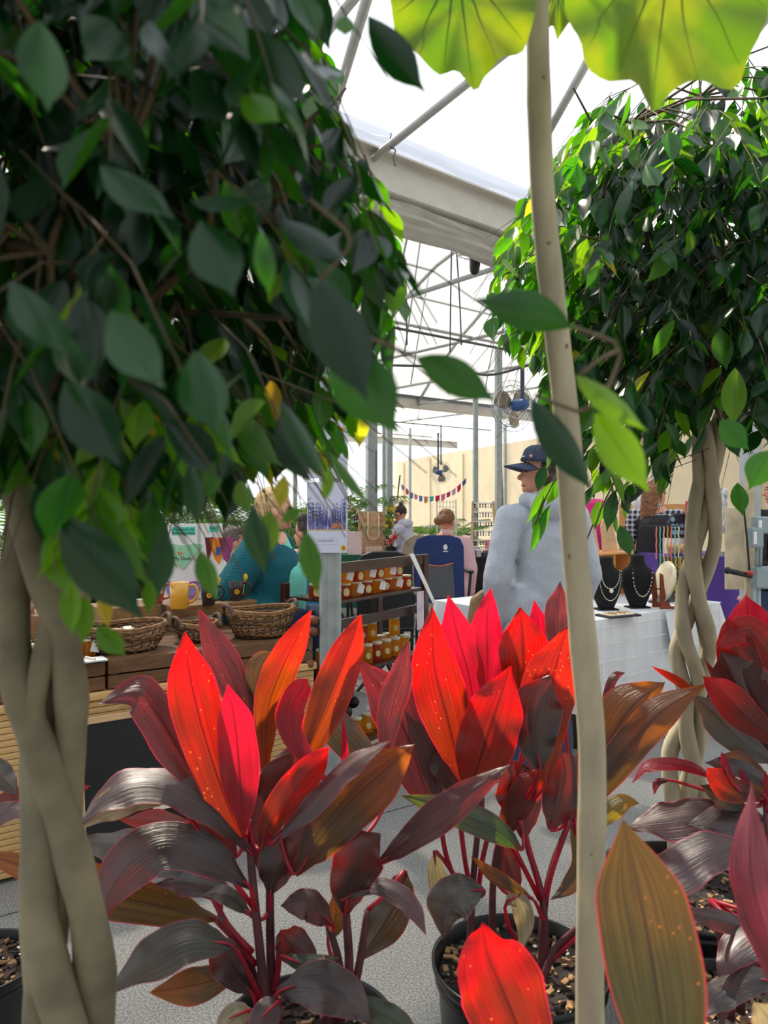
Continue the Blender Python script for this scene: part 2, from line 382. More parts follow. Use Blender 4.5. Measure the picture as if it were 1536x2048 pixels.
MB().ball((0, 0, .118), (.036, .036, .03), 14, 8).build('orange_sweets', mat('orange_filling', (250,140,20), .5, 0, 40, .4, .4), t)
# wicker baskets: real woven withies
M_WICK = mat('wicker', (148,108,66), .6, 0, 40, .45, .3); M_WICKD = mat('dark_withy', (96,70,50), .6, 0, 40, .4, .3)
def basket(label, loc, rt, rb, H, rz, rows=10, sx=1.25):
    t = thing('wicker_basket', label, 'basket', loc, rz, 'wicker baskets on the dark crates')
    MB().lathe([(rb, .004), (rb, .012)], sx=sx, n=24).build('basket_base', M_WICKD, t)
    for r in range(rows):
        f = r/(rows-1); R = rb+(rt-rb)*(f**.8); z = .012+(H-.02)*f; pts = []
        for j in range(49):
            a = 2*PI*j/48; k = .0045*(1 if (j+r) % 2 else -1); tilt = .006*math.sin(a*2+r)
            pts.append(((R+k)*sx*math.cos(a), (R+k)*math.sin(a), z+tilt+.012*abs(math.cos(a))*f))
        MB().tube(pts, .0058, 5, cap=False).build('withy', M_WICK if r % 3 else M_WICKD, t)
    mb = MB()
    for j in range(24):
        a = 2*PI*j/24; mb.tube([(rb*sx*math.cos(a), rb*math.sin(a), .006), (rt*.93*sx*math.cos(a), rt*.93*math.sin(a), H*.5), (rt*sx*math.cos(a), rt*math.sin(a), H)], .003, 5)
    mb.build('stakes', M_WICKD, t)
    for ph in (0, .5):
        MB().tube([((rt+.004*(1 if j % 2 else -1))*sx*math.cos(2*PI*j/40), (rt+.004*(1 if j % 2 else -1))*math.sin(2*PI*j/40), H+.008*ph*2+.012*abs(math.cos(2*PI*j/40))) for j in range(41)], .0075, 6, cap=False).build('rim', M_WICK, t)
    for sgn in (-1, 1):
        MB().tube(crv([(sgn*rt*sx*.98, -.05, H), (sgn*rt*sx*1.07, -.035, H+.035), (sgn*rt*sx*1.1, 0, H+.045), (sgn*rt*sx*1.07, .035, H+.035), (sgn*rt*sx*.98, .05, H)], 12), .010, 8).ball((sgn*rt*sx*.98, -.052, H+.004), .016).ball((sgn*rt*sx*.98, .052, H+.004), .016).build('handle', M_WICKD, t)
    for o in t.children:
        for p_ in o.data.polygons: p_.use_smooth = True
    return t
zc = .791
basket('wicker basket full of small packets at the left end of the counter', Vector((-1.130, 3.36, zc)), .145, .11, .095, RZ)
basket('small wicker basket half hidden between two larger baskets', Vector((-.862, 3.57, zc)), .085, .065, .07, RZ, 8, 1.1)
basket('deep wicker basket with knotted handles at the right end of the counter', Vector((-.588, 3.70, zc)), .13, .095, .115, RZ, 12)
M_PACK = mat('silver_packet', (206,204,190), .4, 0, 8, .15)
for i in range(9):
    a = i*.7; o = MB().box((0,0,0), (.05, .035, .012)).build('packet', M_PACK if i % 2 else M_CREAM, bevel=.003)
    o.location = (-1.130+.09*math.cos(a)*(1 if i % 2 else .5), 3.36+.07*math.sin(a)*(1 if i % 2 else .5), zc+.075+.005*(i % 3)); o.rotation_euler = (.2*math.sin(i*3), .25*math.cos(i*2), i)
    tag(o, 'small pale packet lying in the left wicker basket', 'packet', 'packets in the left basket')
# notepad with pen
q = G(180, 1324, zc+.001)
t = thing('notepad', 'white notepad lying open at the front left corner of the dark crates', 'notepad', q, RZ)
MB().box((0, 0, .003), (.125, .085, .004)).build('cover', M_BLACK, t); MB().box((0, 0, .008), (.118, .08, .006)).build('pages', M_WHITE, t)
t = thing('pen', 'cream pen lying across the white notepad', 'pen', q+UP*.0165, RZ+1.9)
MB().tube([(-.035, 0, 0), (.03, 0, 0)], .0045, 8).build('barrel', M_CREAM, t); MB().tube([(.03, 0, 0), (.042, 0, 0)], [.004, .001], 8).build('tip', M_BLACK, t)
# chalkboards leaning on the slats
def chalk(label, c, wd, ht, rz, m_in, m_fr, txt=None, tl=.12):
    t = thing('chalkboard_sign', label, 'sign', c, rz)
    R = Matrix.Rotation(-tl, 4, 'X')
    MB().prism([(-wd/2+.02, .02), (wd/2-.02, .02), (wd/2-.02, ht-.02), (-wd/2+.02, ht-.02)], .008, R).build('panel', m_in, t)
    for x0, x1, z0, z1 in ((-wd/2, -wd/2+.026, 0, ht), (wd/2-.026, wd/2, 0, ht), (-wd/2+.026, wd/2-.026, 0, .026), (-wd/2+.026, wd/2-.026, ht-.026, ht)):
        MB().prism([(x0, z0), (x1, z0), (x1, z1), (x0, z1)], .018, R).build('frame_rail', m_fr, t, bevel=.003)
    if txt:
        for s, sz, x, z in txt:
            p_ = R @ Vector((x, -.006, z)); text(s, sz, M_WHITE, t, p_, (PI/2-tl, 0, 0))
    return t
pL = G(168, 1760, 0); 
chalk('framed chalkboard with white lettering leaning against the counter slats', cpt(.262, -.16, .0), .56, .60, RZ, M_CHALK, M_LIGHTW, [('Gro', .040, .028, .135)], .16)
MB().prism([(.0, .205), (.11, .205), (.11, .30), (.0, .30)], .003, Matrix.Translation((0, -.02, 0)) @ Matrix.Rotation(-.16, 4, 'X')).build('price_card', M_CREAM, bpy.data.objects['chalkboard_sign'])
# white bib display board behind the mugs
def board(label, c, wb, wt, ht, rz, cards=True):
    t = thing('bib_display_board', label, 'display board', c, rz)
    MB().prism([(-wb/2, 0), (wb/2, 0), (wt/2, ht), (-wt/2, ht)], .012, Matrix.Rotation(-.1, 4, 'X')).build('panel', M_WHITE, t, bevel=.002)
    MB().prism([(-wb*.3, 0), (wb*.3, 0), (wt*.3, ht*.9), (-wt*.3, ht*.9)], .008, Matrix.Translation((0, .16, 0)) @ Matrix.Rotation(.12, 4, 'X')).build('easel_back', M_WHITE, t)
    return t
M_MINT = mat('mint_cloth', (160,216,176), .85, 0, 30, .08, .1); M_LAV = mat('lavender_cloth', (150,150,216), .85, 0, 30, .08, .1)
M_PINK = mat('hot_pink_binding', (232,110,200), .7); M_TEALC = mat('aqua_card', (86,214,186), .6); M_ORC = mat('orange_cloth', (250,142,40), .8, 0, 20, .1)
bc = cpt(.80, .93, .7905); bd = board('tall white display board with a mint and a lavender bib behind the yellow mug', bc, .31, .19, .52, RZ*.4)
MB().box((-.01, .040, .478), (.125, .002, .044), M=Matrix.Rotation(-.1, 3, 'X')).build('aqua_label', M_TEALC, bd)
text('Accompany by', .019, M_INK, bd, (-.01, .037, .487), (PI/2-.1, 0, 0), .0003); text('Bubbles & Company', .015, M_INK, bd, (-.01, .035, .467), (PI/2-.1, 0, 0), .0003)
for (z, m, s2, trim) in ((.40, M_MINT, 'My Dads', None), (.19, M_LAV, 'My Moms', M_PINK)):
    b_ = MB().prism([(-.115, .0), (-.06, .008), (0, -.004), (.06, .008), (.105, .0), (.06, -.06), (.0, -.135), (-.055, -.09)], .005, Matrix.Translation((-.012, .1*z-.012, z)) @ Matrix.Rotation(-.1, 4, 'X')).build('bib', m, bd)
    if trim:
        MB().tube([(-.127, .1*z-.018, z+.001), (-.072, .1*z-.018, z+.010), (-.012, .1*z-.018, z-.002), (.048, .1*z-.018, z+.010), (.095, .1*z-.018, z+.002), (.048, .1*z-.022, z-.06), (-.012, .1*z-.028, z-.135)], .004, 6).build('bib_binding', trim, b_)
    y = .1*z-.020
    text('I', .020, M_INK, b_, (-.03, y, z-.02), (PI/2-.1, 0, 0), .0003)
    hp = [(0, -.014), (.014, 0), (.011, .007), (.004, .007), (0, .003), (-.004, .007), (-.011, .007), (-.014, 0)]
    MB().prism(hp, .001, Matrix.Translation((-.03, y-.002, z-.043))).build('heart', mat('rainbow_heart', (236,140,90), .6, 0, 120, .6), b_)
    text(s2, .027, M_INK, b_, (-.018, y-.004, z-.074), (PI/2-.1, 0, 0), .0003)
bc2 = Vector((-1.12, 5.0, .76)); bd2 = board('white display board with an orange bib behind the taller white board', bc2, .2, .15, .53, .2)
MB().box((.02, .044, .49), (.06, .002, .04), M=Matrix.Rotation(-.1, 3, 'X')).build('aqua_label', M_TEALC, bd2)
text('Bubbles', .012, M_INK, bd2, (.02, .040, .495), (PI/2-.1, 0, 0), .0003)
for x, m in ((-.03, mat('maroon_cloth', (120,24,36), .8)), (.045, M_ORC), (.10, mat('plum_cloth', (170,70,130), .8))):
    MB().prism([(x-.05, .43), (x+.05, .44), (x+.03, .33), (x+.012, .26), (x-.02, .30)], .006, Matrix.Translation((0, .02, 0))).build('bib', m, bd2)
MB().box((.05, .012, .35), (.03, .004, .05)).build('bib_patch', mat('blue_patch', (60,110,190), .6), bd2)
# a table standing behind the counter for that board
def table(label, c, L, Dp, z, rz, m, drop, group=None, name='market_table', leg=True, skirtflare=.0, legm=None):
    t = thing(name, label, 'table', c, rz, group)
    MB().box((L/2, Dp/2, z-.02), (L-.02, Dp-.02, .03)).build('table_top', M_LIGHTW, t)
    for x in (.06, L-.06):
        for y in (.06, Dp-.06): MB().tube([(x, y, 0), (x, y, z-.035)], .014, 8).build('leg', legm or M_BLACK, t)
    per = 2*(L+Dp); rnd = random.Random(int(L*1000)+7)
    def rim(u):
        d = (u % 1)*per
        if d < L: return Vector((d, 0, 0)), Vector((0, -1, 0))
        d -= L
        if d < Dp: return Vector((L, d, 0)), Vector((1, 0, 0))
        d -= Dp
        if d < L: return Vector((L-d, Dp, 0)), Vector((0, 1, 0))
        return Vector((0, Dp-(d-L), 0)), Vector((-1, 0, 0))
    def cl(a, b):
        p_, nn = rim(a); cd = min((p_-Vector((x, y, 0))).length for x in (0, L) for y in (0, Dp))
        fl_ = skirtflare*math.exp(-(cd/.16)**2)
        wv = .012*math.sin(a*per*17)*b+.008*math.sin(a*per*41+1)*b*b
        cn = (p_-Vector((L/2, Dp/2, 0))).normalized()
        return p_+nn*(.006+wv+.02*b)+cn*fl_*b+UP*(z+.001-b*(drop+.02*math.sin(a*per*3)))
    mb = MB().grid(cl, 160, 12)
    mb.add([(-.006, -.006, z+.001), (L+.006, -.006, z+.001), (L+.006, Dp+.006, z+.001), (-.006, Dp+.006, z+.001)], [(0,1,2,3)])
    tc_ = mb.build('tablecloth', m, t); 
    for p_ in tc_.data.polygons: p_.use_smooth = len(p_.vertices) == 4 and abs(p_.normal.z) < .9
    return t
M_CLW = mat('white_tablecloth', (226,228,232), .85, 0, 4, .05, .05)
M_GREEN = mat('dark_green_cloth', (28,88,66), .8, 0, 4, .12); M_BLK = mat('black_cloth', (26,27,32), .85, 0, 4, .2); M_PURP = mat('purple_cloth', (84,56,150), .7, 0, 4, .2, .1)
table('white-clothed table behind the counter under the orange bib board', Vector((-1.75, 4.9, 0)), 1.0, .5, .75, .1, M_CLW, .4)
table('dark green clothed table under the wooden peg board', P(655, 1000, 9.0)-UP*CZ, .95, .6, .80, .1, M_GREEN, .6)
table('black clothed table under the sunglasses ladder', P(905, 1000, 8.6)-UP*CZ, 1.0, .6, .80, .05, M_BLK, .62)
JT0 = Vector((1.10, 4.41, 0)); JL = 1.50; JD = 1.25
jt = table('jewellery table under a white windowpane-check tablecloth', JT0, JL, JD, .74, math.radians(36.6), M_CLW, .50, skirtflare=.14)
# stitched windowpane lines on the cloth are relief threads
mb = MB()
for i in range(13):
    x = .06+i*.115; mb.tube([(x, -.026-.02*k/6, .735-.50*k/6) for k in range(7)], .0022, 4)
for k in range(5): mb.tube([(.03+1.44*j/30, -.024-.008*k-.012*math.sin((.03+1.44*j/30)*17)*(k/5), .70-.1*k) for j in range(31)], .0022, 4)
o = mb.build('cloth_threads', mat('white_thread', (250,250,250), .7), jt); o['kind'] = 'stuff'
JR = Matrix.Rotation(math.radians(36.6), 3, 'Z')
def jp(x, y, z=.742): return JT0+JR @ Vector((x, y, 0))+UP*z
def gj(px, py, z=.742): return G(px, py, z)
tb = MB().grid(lambda a, b: jp(.80+.30*a, -.036-.05*b+.01*math.sin(a*9)*b, .738-.24*b)-Vector((0,0,0)), 12, 6)
# overlapping second cloth with a turned hem
tc2 = tb.build('cloth_overlap', M_CLW, jt, world=False)
tc2.data.transform(Matrix.Rotation(-math.radians(36.6), 4, 'Z') @ Matrix.Translation(-JT0))
# busts
M_VEL = mat('black_velvet', (14,14,16), .9, 0, 60, .3); M_PEARL = mat('pearl', (244,238,214), .25); M_AMB = mat('gold_bead', (222,178,84), .3); M_BLUEB = mat('blue_bead', (50,60,150), .3)
def bust(label, loc, sc, rz):
    t = thing('necklace_bust', label, 'display bust', loc, rz, 'black velvet necklace busts')
    prof = [(0, .05, .05), (.02, .055, .055), (.06, .075, .06), (.14, .105, .075), (.20, .118, .08), (.245, .100, .07), (.27, .062, .055), (.30, .046, .046), (.335, .046, .046), (.345, .03, .03)]
    mb = MB(); n = 24
    for z, a, b in prof:
        mb.v += [Vector((a*math.cos(2*PI*j/n), b*math.sin(2*PI*j/n)*.8, z))*sc for j in range(n)]
    for i in range(len(prof)-1):
        for j in range(n): a = i*n+j; b = i*n+(j+1) % n; mb.f.append((a, b, b+n, a+n))
    mb.f.append(tuple(range(n))[::-1]); mb.f.append(tuple((len(prof)-1)*n+j for j in range(n)))
    mb.build('torso', M_VEL, t, smooth=True)
    MB().box((0, 0, .004), (.14*sc, .10*sc, .008)).build('foot', M_VEL, t, bevel=.002)
    return t
def necklace(label, t, sc, top, wid, drop, n, rr, mats, pendant=False, loc=None, rz=0):
    r = thing('necklace', label, 'necklace', t.location, t.rotation_euler[2], 'necklaces on the busts')
    zt = .255*sc
    k = 0
    for i in range(n+1):
        a = -PI*.5+PI*i/n     # U from shoulder to shoulder
        x = wid*math.sin(a); z = zt-drop*math.cos(a)**.8*1.0 if math.cos(a) > 0 else zt
        # distance to the front of the bust at this height
        f = max(.0, min(1, z/(.2*sc))); yy = -(.052+.018*f)*sc*math.sqrt(max(.1, 1-(x/(.125*sc))**2))-rr*1.2-.006
        m = mats[i % len(mats)]; s_ = rr*(1.5 if m is M_AMB else 1)
        MB().ball((x, yy, z), s_, 8, 5).build('bead', m, r, smooth=True)
    if pendant: MB().ball((0, -(.07)*sc-.012, zt-drop-.012), (.014, .005, .014), 12, 6).build('pendant', M_PEARL, r, smooth=True)
    return r
b1 = bust('black velvet bust with pearl strands nearest the pale pole', gj(1212, 1219), .98, .15)
b2 = bust('black velvet bust with a gold and blue bead necklace on the white table', gj(1275, 1215), 1.0, .15)
necklace('necklace of gold and blue beads on the right-hand bust', b2, 1.0, 0, .066, .175, 38, .0042, [M_BLUEB, M_PEARL, M_BLUEB, M_AMB])
necklace('short white bead necklace with a round pendant on the left bust', b1, .98, 0, .06, .11, 34, .003, [M_PEARL], True)
necklace('long white bead strand under the pendant necklace on the left bust', b1, .98, 0, .072, .185, 44, .0028, [M_PEARL])
# ring tray
q = gj(1236, 1232); t = thing('ring_tray', 'black tray of rings on a cream pad at the table front', 'tray', q, .45)
MB().box((0, 0, .006), (.24, .14, .012)).build('tray_base', M_BLACK, t, bevel=.003)
MB().box((-.01, .0, .014), (.19, .10, .006)).build('ring_pad', M_CREAM, t)
for i in range(5): MB().box((-.08+.035*i, 0, .019), (.010, .07, .004)).build('ring_row', M_DARKW if i % 2 else M_AMB, t)
# wooden riser and two display boards behind the busts
rz_ = math.radians(36.6)
RS = gj(1200, 1199.5); q = RS.copy(); t = thing('wooden_riser', 'orange wooden riser box behind the two black busts', 'riser', q, rz_)
M_ORW = mat('orange_wood', (222,160,92), .5, 0, 6, .2, .1, stretch=(2, 10, 10))
MB().box((.18, .13, .315), (.42, .26, .014)).build('riser_top', M_ORW, t, bevel=.002)
for x in (-.02, .18, .38): MB().box((x, .13, .155), (.014, .24, .305)).build('riser_side', M_ORW, t)
MB().box((.18, .25, .155), (.39, .012, .305)).build('riser_back', M_ORW, t)
for i, (s, wd) in enumerate(((.06, .17), (.27, .17))):
    q = RS+JR @ Vector((s, .12, 0))+UP*.325; t = thing('earring_board', 'pale wooden neck board with chains %s' % ('nearer the pale pole' if i == 0 else 'beside the bead rail'), 'display board', q, rz_)
    MB().prism([(-wd/2, 0), (wd/2, 0), (wd*.42, .19), (wd*.2, .24), (-wd*.2, .24), (-wd*.42, .19)], .012, Matrix.Rotation(-.15, 4, 'X')).build('panel', M_LIGHTW, t, bevel=.002)
    MB().tube(crv([(-wd*.2, .012, .23), (-wd*.12, -.002, .12), (0, -.012, .06), (wd*.12, -.002, .12), (wd*.2, .012, .23)], 12), .0018, 5).build('chain', M_CHROME, t)
# bead rail with hanging strands
q = gj(1318, 1205); t = thing('necklace_rail', 'dark T-shaped rail hung with coral and turquoise bead strands', 'necklace stand', q, .3)
MB().lathe([(.07, 0), (.07, .008), (.01, .014)], n=20).build('foot', M_BLACK, t)
MB().tube([(0, 0, .01), (0, 0, .52)], .006, 8).build('stem', M_BLACK, t); MB().tube([(-.14, 0, .52), (.17, 0, .52)], .005, 8).build('bar', M_BLACK, t)
BC = [mat('bead_coral', (240,130,100), .4), mat('bead_turquoise', (110,200,190), .4), mat('bead_cream', (240,220,180), .4), mat('bead_orange', (244,160,70), .4), mat('bead_ochre', (206,176,60), .4), mat('bead_wine', (150,60,60), .4)]
for i in range(7):
    mb = MB(); x = -.03+.03*i; ln = .22+.05*((i*7) % 5)
    for k in range(int(ln/.011)): mb.ball((x+.002*math.sin(k), -.012, .512-.011*k), .0058, 6, 4)
    mb.build('bead_strand', BC[i % 4], t)
# plate on an easel
q = gj(1318, 1216); t = thing('plate_easel', 'small reddish wooden easel near the bead rail', 'easel', q, .15)
M_RW = mat('red_wood', (134,58,32), .45, 0, 8, .2)
for y in (-.05, .05):
    MB().prism([(-.02, 0), (.10, 0), (.10, .03), (.085, .03), (.08, .015), (.02, .02), (.0, .22), (-.02, .23)], .014, Matrix.Translation((0, y, 0))).build('easel_leg', M_RW, t, bevel=.002)
MB().tube([(.01, -.05, .12), (.01, .05, .12)], .005, 6).tube([(.05, -.05, .02), (.05, .05, .02)], .005, 6).build('crossbar', M_RW, t)
pl = MB().lathe([(.02, 0), (.09, .004), (.135, .016), (.138, .020), (.09, .010), (.02, .008)], n=36, M=Matrix.Rotation(-PI/2+.25, 3, 'Y')).build('cream_plate', mat('cream_glaze', (236,226,196), .3), smooth=True)
pl.location = q+Matrix.Rotation(.15, 3, 'Z') @ Vector((.055, 0, .165)); pl.rotation_euler = (0, 0, .15); tag(pl, 'cream oval plate leaning on the small reddish easel', 'plate')
# grey board of bead bundles behind
q = gj(1372, 1203); t = thing('bead_board', 'charcoal board hung with yellow, orange and wine bead bundles', 'display board', q, .2)
MB().prism([(-.20, 0), (.16, 0), (.16, .31), (-.20, .31)], .012).build('panel', mat('charcoal_board', (92,94,98), .7), t, bevel=.002)
for i in range(7):
    mb = MB()
    for k in range(22): mb.ball((-.09+.035*i+.004*math.sin(k*2.1), -.018, .30-.0125*k), .0078, 6, 4)
    mb.build('bead_strand', BC[(4, 4, 3, 5, 3, 0, 4)[i]], t)
# honey jars on the folding shelf
M_LIDW = mat('cream_lid', (228,220,190), .5); M_HON = mat('honey_amber', (235,140,6), .12, 0, 6, .12, trans=((255,205,30), .8), coat=.5)
M_HOND = mat('honey_dark', (180,80,4), .12, 0, 6, .12, trans=((240,130,10), .7), coat=.5); M_GLS = mat('clear_jar_glass', (90,92,90), .05, alpha=.10, coat=1)
M_LABEL = mat('round_label', (236,222,160), .6, 0, 60, .2); M_TAGM = mat('paper_tag', (244,240,234), .7)
def jar_proto(name, label, group, hexa, R, H, honey, tagp):
    t = thing(name, label, 'jar', (0,0,-50), 0, group); n = 6 if hexa else 20
    MB().lathe([(R*.90, 0), (R, .006), (R, H*.80), (R*.80, H*.86), (R*.80, H*.87)], n=n).build('honey', honey, t, smooth=not hexa)
    MB().lathe([(R*.93, -.0), (R*1.04, .005), (R*1.04, H*.80), (R*.86, H*.88), (R*.86, H*.90)], n=n).build('glass', M_GLS, t, smooth=not hexa)
    MB().lathe([(R*.90, H*.87), (R*.93, H*.875), (R*.93, H*.99), (R*.88, H)], n=24).build('lid', M_LIDW, t, smooth=True)
    if tagp: MB().prism([(-.018, 0), (.018, 0), (.018, .042), (0, .052), (-.018, .042)], .0015, Matrix.Translation((R*.4, -R*1.15, H*.25)) @ Matrix.Rotation(.25, 4, 'Y')).build('tag', M_TAGM, t)
    else: MB().lathe([(R*.42, 0), (R*.42, .0015)], (0, -R*1.06, H*.42), 18, sy=1.25, M=Matrix.Rotation(PI/2, 3, 'X')).build('label', M_LABEL, t)
    return t
SH0 = P(668, 1000, 3.92)-UP*CZ; SDIR = math.atan2(.804, .594); SR = Matrix.Rotation(SDIR, 3, 'Z'); SL = .83
sh = thing('folding_shelf', 'dark brown folding wooden shelf of honey jars behind the grey post', 'shelf', SH0, SDIR)
M_ESP = mat('espresso_wood', (62,34,26), .35, 0, 6, .25, .08, stretch=(2, 10, 10), coat=.2)
for x in (.0, SL):
    MB().beam((x, 0, 0), (x, 0, 1.12), .045, .03, up=(0,1,0)).build('upright', M_ESP, sh, bevel=.003)
    MB().beam((x, .34, 0), (x, .34, 1.0), .045, .03, up=(0,1,0)).build('upright', M_ESP, sh, bevel=.003)
MB().box((SL/2, 0, 1.093), (SL-.045, .02, .055)).build('top_rail', M_ESP, sh, bevel=.002)
MB().box((SL/2, .02, .80), (SL-.045, .018, .05)).build('cross_rail', M_ESP, sh, bevel=.002)
for z in (.925, .545, .16):
    for i in range(4): MB().box((SL/2, .035+.085*i, z-.008), (SL-.05, .078, .016)).build('shelf_board', M_ESP, sh, bevel=.002)
for a, b in (((.02, .02, .1), (.02, .3, .5)), ((SL-.02, .02, .1), (SL-.02, .3, .5))): MB().beam(a, b, .012, .02).build('hinge_bar', M_BLACK, sh)
def sp_(x, y, z): return SH0+SR @ Vector((x, y, 0))+UP*z
pj1 = jar_proto('honey_jar', 'squat honey jar with cream lid and paper tag on the top shelf', 'squat honey jars on the top shelf', True, .040, .075, M_HON, True)
pj2 = jar_proto('honey_jar', 'squat honey jar with cream lid on the top shelf', 'squat honey jars on the top shelf', True, .040, .075, M_HOND, False)
pj3 = jar_proto('honey_jar', 'tall honey jar with a round label on the middle shelf', 'tall honey jars on the middle shelf', False, .032, .105, M_HON, False)
pj4 = jar_proto('honey_jar', 'tall dark honey jar with a round label on the middle shelf', 'tall honey jars on the middle shelf', False, .032, .105, M_HOND, False)
def put(proto, used, loc, rz, label, group=None):
    if proto.name not in used: used.add(proto.name); proto.location = loc; proto.rotation_euler = (0,0,rz); r = proto; r['label'] = label
    else: r = dup(proto, loc, rz, label)
    if group: r['group'] = group
    return r
used = set(); rnd = random.Random(3)
for row in range(2):
    for lay in range(2):
        for i in range(8):
            if lay and (i in (7,)): continue
            x = .07+.094*i+(.01 if lay else 0); y = .07+.11*row
            put(pj1 if (i+row+lay) % 2 == 0 else pj2, used, sp_(x, y, .926+.0765*lay), SDIR-.6+rnd.uniform(-.3, .3),
                'squat honey jar with %s in the %s layer, %s row, of the top shelf' % ('paper tag' if (i+row+lay) % 2 == 0 else 'round label', ('lower', 'upper')[lay], ('front', 'back')[row]), 'squat honey jars on the top shelf')
for row in range(2):
    for i in range(8):
        put(pj3 if (i*3+row) % 4 else pj4, used, sp_(.10+.088*i, .07+.10*row, .546), SDIR-.7, 'tall %s honey jar in the %s row of the middle shelf' % ('pale' if (i*3+row) % 4 else 'dark', ('front', 'back')[row]), 'tall honey jars on the middle shelf')
for i, (x, m) in enumerate(((.38, pj4), (.47, pj3), (.69, pj3))): put(m, used, sp_(x, .12, .546+.1065), SDIR-.7, ['dark honey jar stacked leftmost on top of the middle shelf jars', 'pale honey jar stacked beside the dark one on the middle shelf jars', 'honey jar stacked alone at the right on the middle shelf jars'][i])
for i in range(6): put(pj3, used, sp_(.08+.1*i, .08, .161), SDIR-.7, 'honey jar with a pale lid on the lowest shelf', 'honey jars on the lowest shelf')
# white ribbon over the corner of the shelf, price tag hanging
o = MB().grid(lambda a, b: sp_(.62+.20*a*1.0+.045*b*(1-.3*a), -.035-.03*a, 1.135-.30*a), 10, 1).build('ribbon', M_WHITE); o.modifiers.new('s', 'SOLIDIFY').thickness = .003
tag(o, 'white ribbon draped slanting down the right of the dark shelf', 'ribbon')
o = MB().prism([(-.035, 0), (.035, 0), (.035, .22), (-.035, .22)], .003).build('price_card', mat('pink_white_card', (230,216,226), .6)); o.location = sp_(.74, -.03, .69); o.rotation_euler = (0, 0, SDIR)
tag(o, 'pale narrow price card hanging under the top shelf', 'card')
# jars, tubes and tags at the left of the counter
M_GRIT = mat('pink_salt', (226,190,176), .6, 0, 90, .35)
ptube = thing('bath_salt_tube', 'x', 'tube', (0,0,-50), 0, 'clear tubes of pink salts on the left riser')
MB().lathe([(.014, 0), (.014, .07)], n=14).build('salts', M_GRIT, ptube, smooth=True); MB().lathe([(.0155, 0), (.0155, .088)], n=14).build('tube_glass', M_GLS, ptube, smooth=True)
MB().lathe([(.0165, .082), (.0165, .10)], n=14).build('cap', M_WHITE, ptube, smooth=True)
psm = jar_proto('small_jar', 'x', 'small lidded jars on the left riser', False, .022, .035, mat('balm', (220,200,170), .5), False)
for i in range(14):
    r, c_ = divmod(i, 7); put(ptube, used, cpt(-.26+.036*c_+.02*r, .68+.05*r, .9135), 0, 'clear tube of pink bath salts standing on the left wooden riser', 'clear tubes of pink salts on the left riser')
for i in range(8):
    r, c_ = divmod(i, 4); put(psm, used, cpt(-.28+.055*c_, .80+.06*r, .9135), 0, 'little lidded balm jar behind the clear tubes', 'small lidded jars on the left riser')
for i in range(10):
    r, c_ = divmod(i, 5); put(psm, used, cpt(.02+.05*c_, .42+.06*r, .7915), 0, 'little lidded balm jar on the dark crate beside the brown box', 'small lidded jars beside the brown box')
ph = jar_proto('tagged_honey_jar', 'x', 'tagged jars', True, .034, .07, M_HON, True)
for i in range(8):
    put(ph, used, cpt(-.14+.078*(i % 4), .17+.10*(i//4), .7915), rnd.uniform(-1, 1), 'amber honey jar with a white paper tag at the left of the wicker baskets', 'tagged honey jars left of the baskets')
pc = thing('lotion_jar', 'x', 'jar', (0,0,-50), 0, 'wine-red jars at the left end of the counter')
MB().lathe([(.03, 0), (.032, .004), (.032, .085), (.028, .09)], n=18).build('jar_body', mat('wine_red', (120,30,34), .3, coat=.4), pc, smooth=True); MB().lathe([(.031, .088), (.031, .105)], n=18).build('lid', M_WHITE, pc, smooth=True)
MB().grid(lambda a, b: (.0328*math.sin(-.6+1.2*a), -.0328*math.cos(-.6+1.2*a), .02+.05*b), 6, 1).build('label', M_WHITE, pc)
for i in range(9):
    put(pc, used, cpt(-.56+.075*(i % 3), .14+.16*(i//3), .7915), -.2, 'wine-red jar with white lid and label at the far left of the counter', 'wine-red jars at the left end of the counter')
# ================================================================ PEOPLE
def fused(name, prims, material, parent, vox=.012, smooth=6, noise_amt=0, nscale=8, label=None):
    """one continuous surface grown from overlapping tapered limbs"""
    mb = MB()
    for p_ in prims:
        if p_[0] == 'c': mb.capsule(p_[1], p_[2], p_[3], p_[4])
        else: mb.ball(p_[1], p_[2], 14, 10, M=p_[3] if len(p_) > 3 else None)
    o = mb.build(name, material, parent, smooth=True, label=label)
    r = o.modifiers.new('remesh', 'REMESH'); r.mode = 'VOXEL'; r.voxel_size = vox; r.use_smooth_shade = True
    s = o.modifiers.new('smooth', 'SMOOTH'); s.factor = .5; s.iterations = smooth
    if noise_amt:
        tx = bpy.data.textures.new(name+'_folds', 'CLOUDS'); tx.noise_scale = nscale
        d = o.modifiers.new('folds', 'DISPLACE'); d.texture = tx; d.strength = noise_amt; d.mid_level = .5
    return o
SKIN = mat('skin', (226,160,132), .55, 0, 30, .08, trans=((255,120,90), .08)); SKIN2 = mat('skin_fair', (236,178,152), .55, 0, 30, .08)
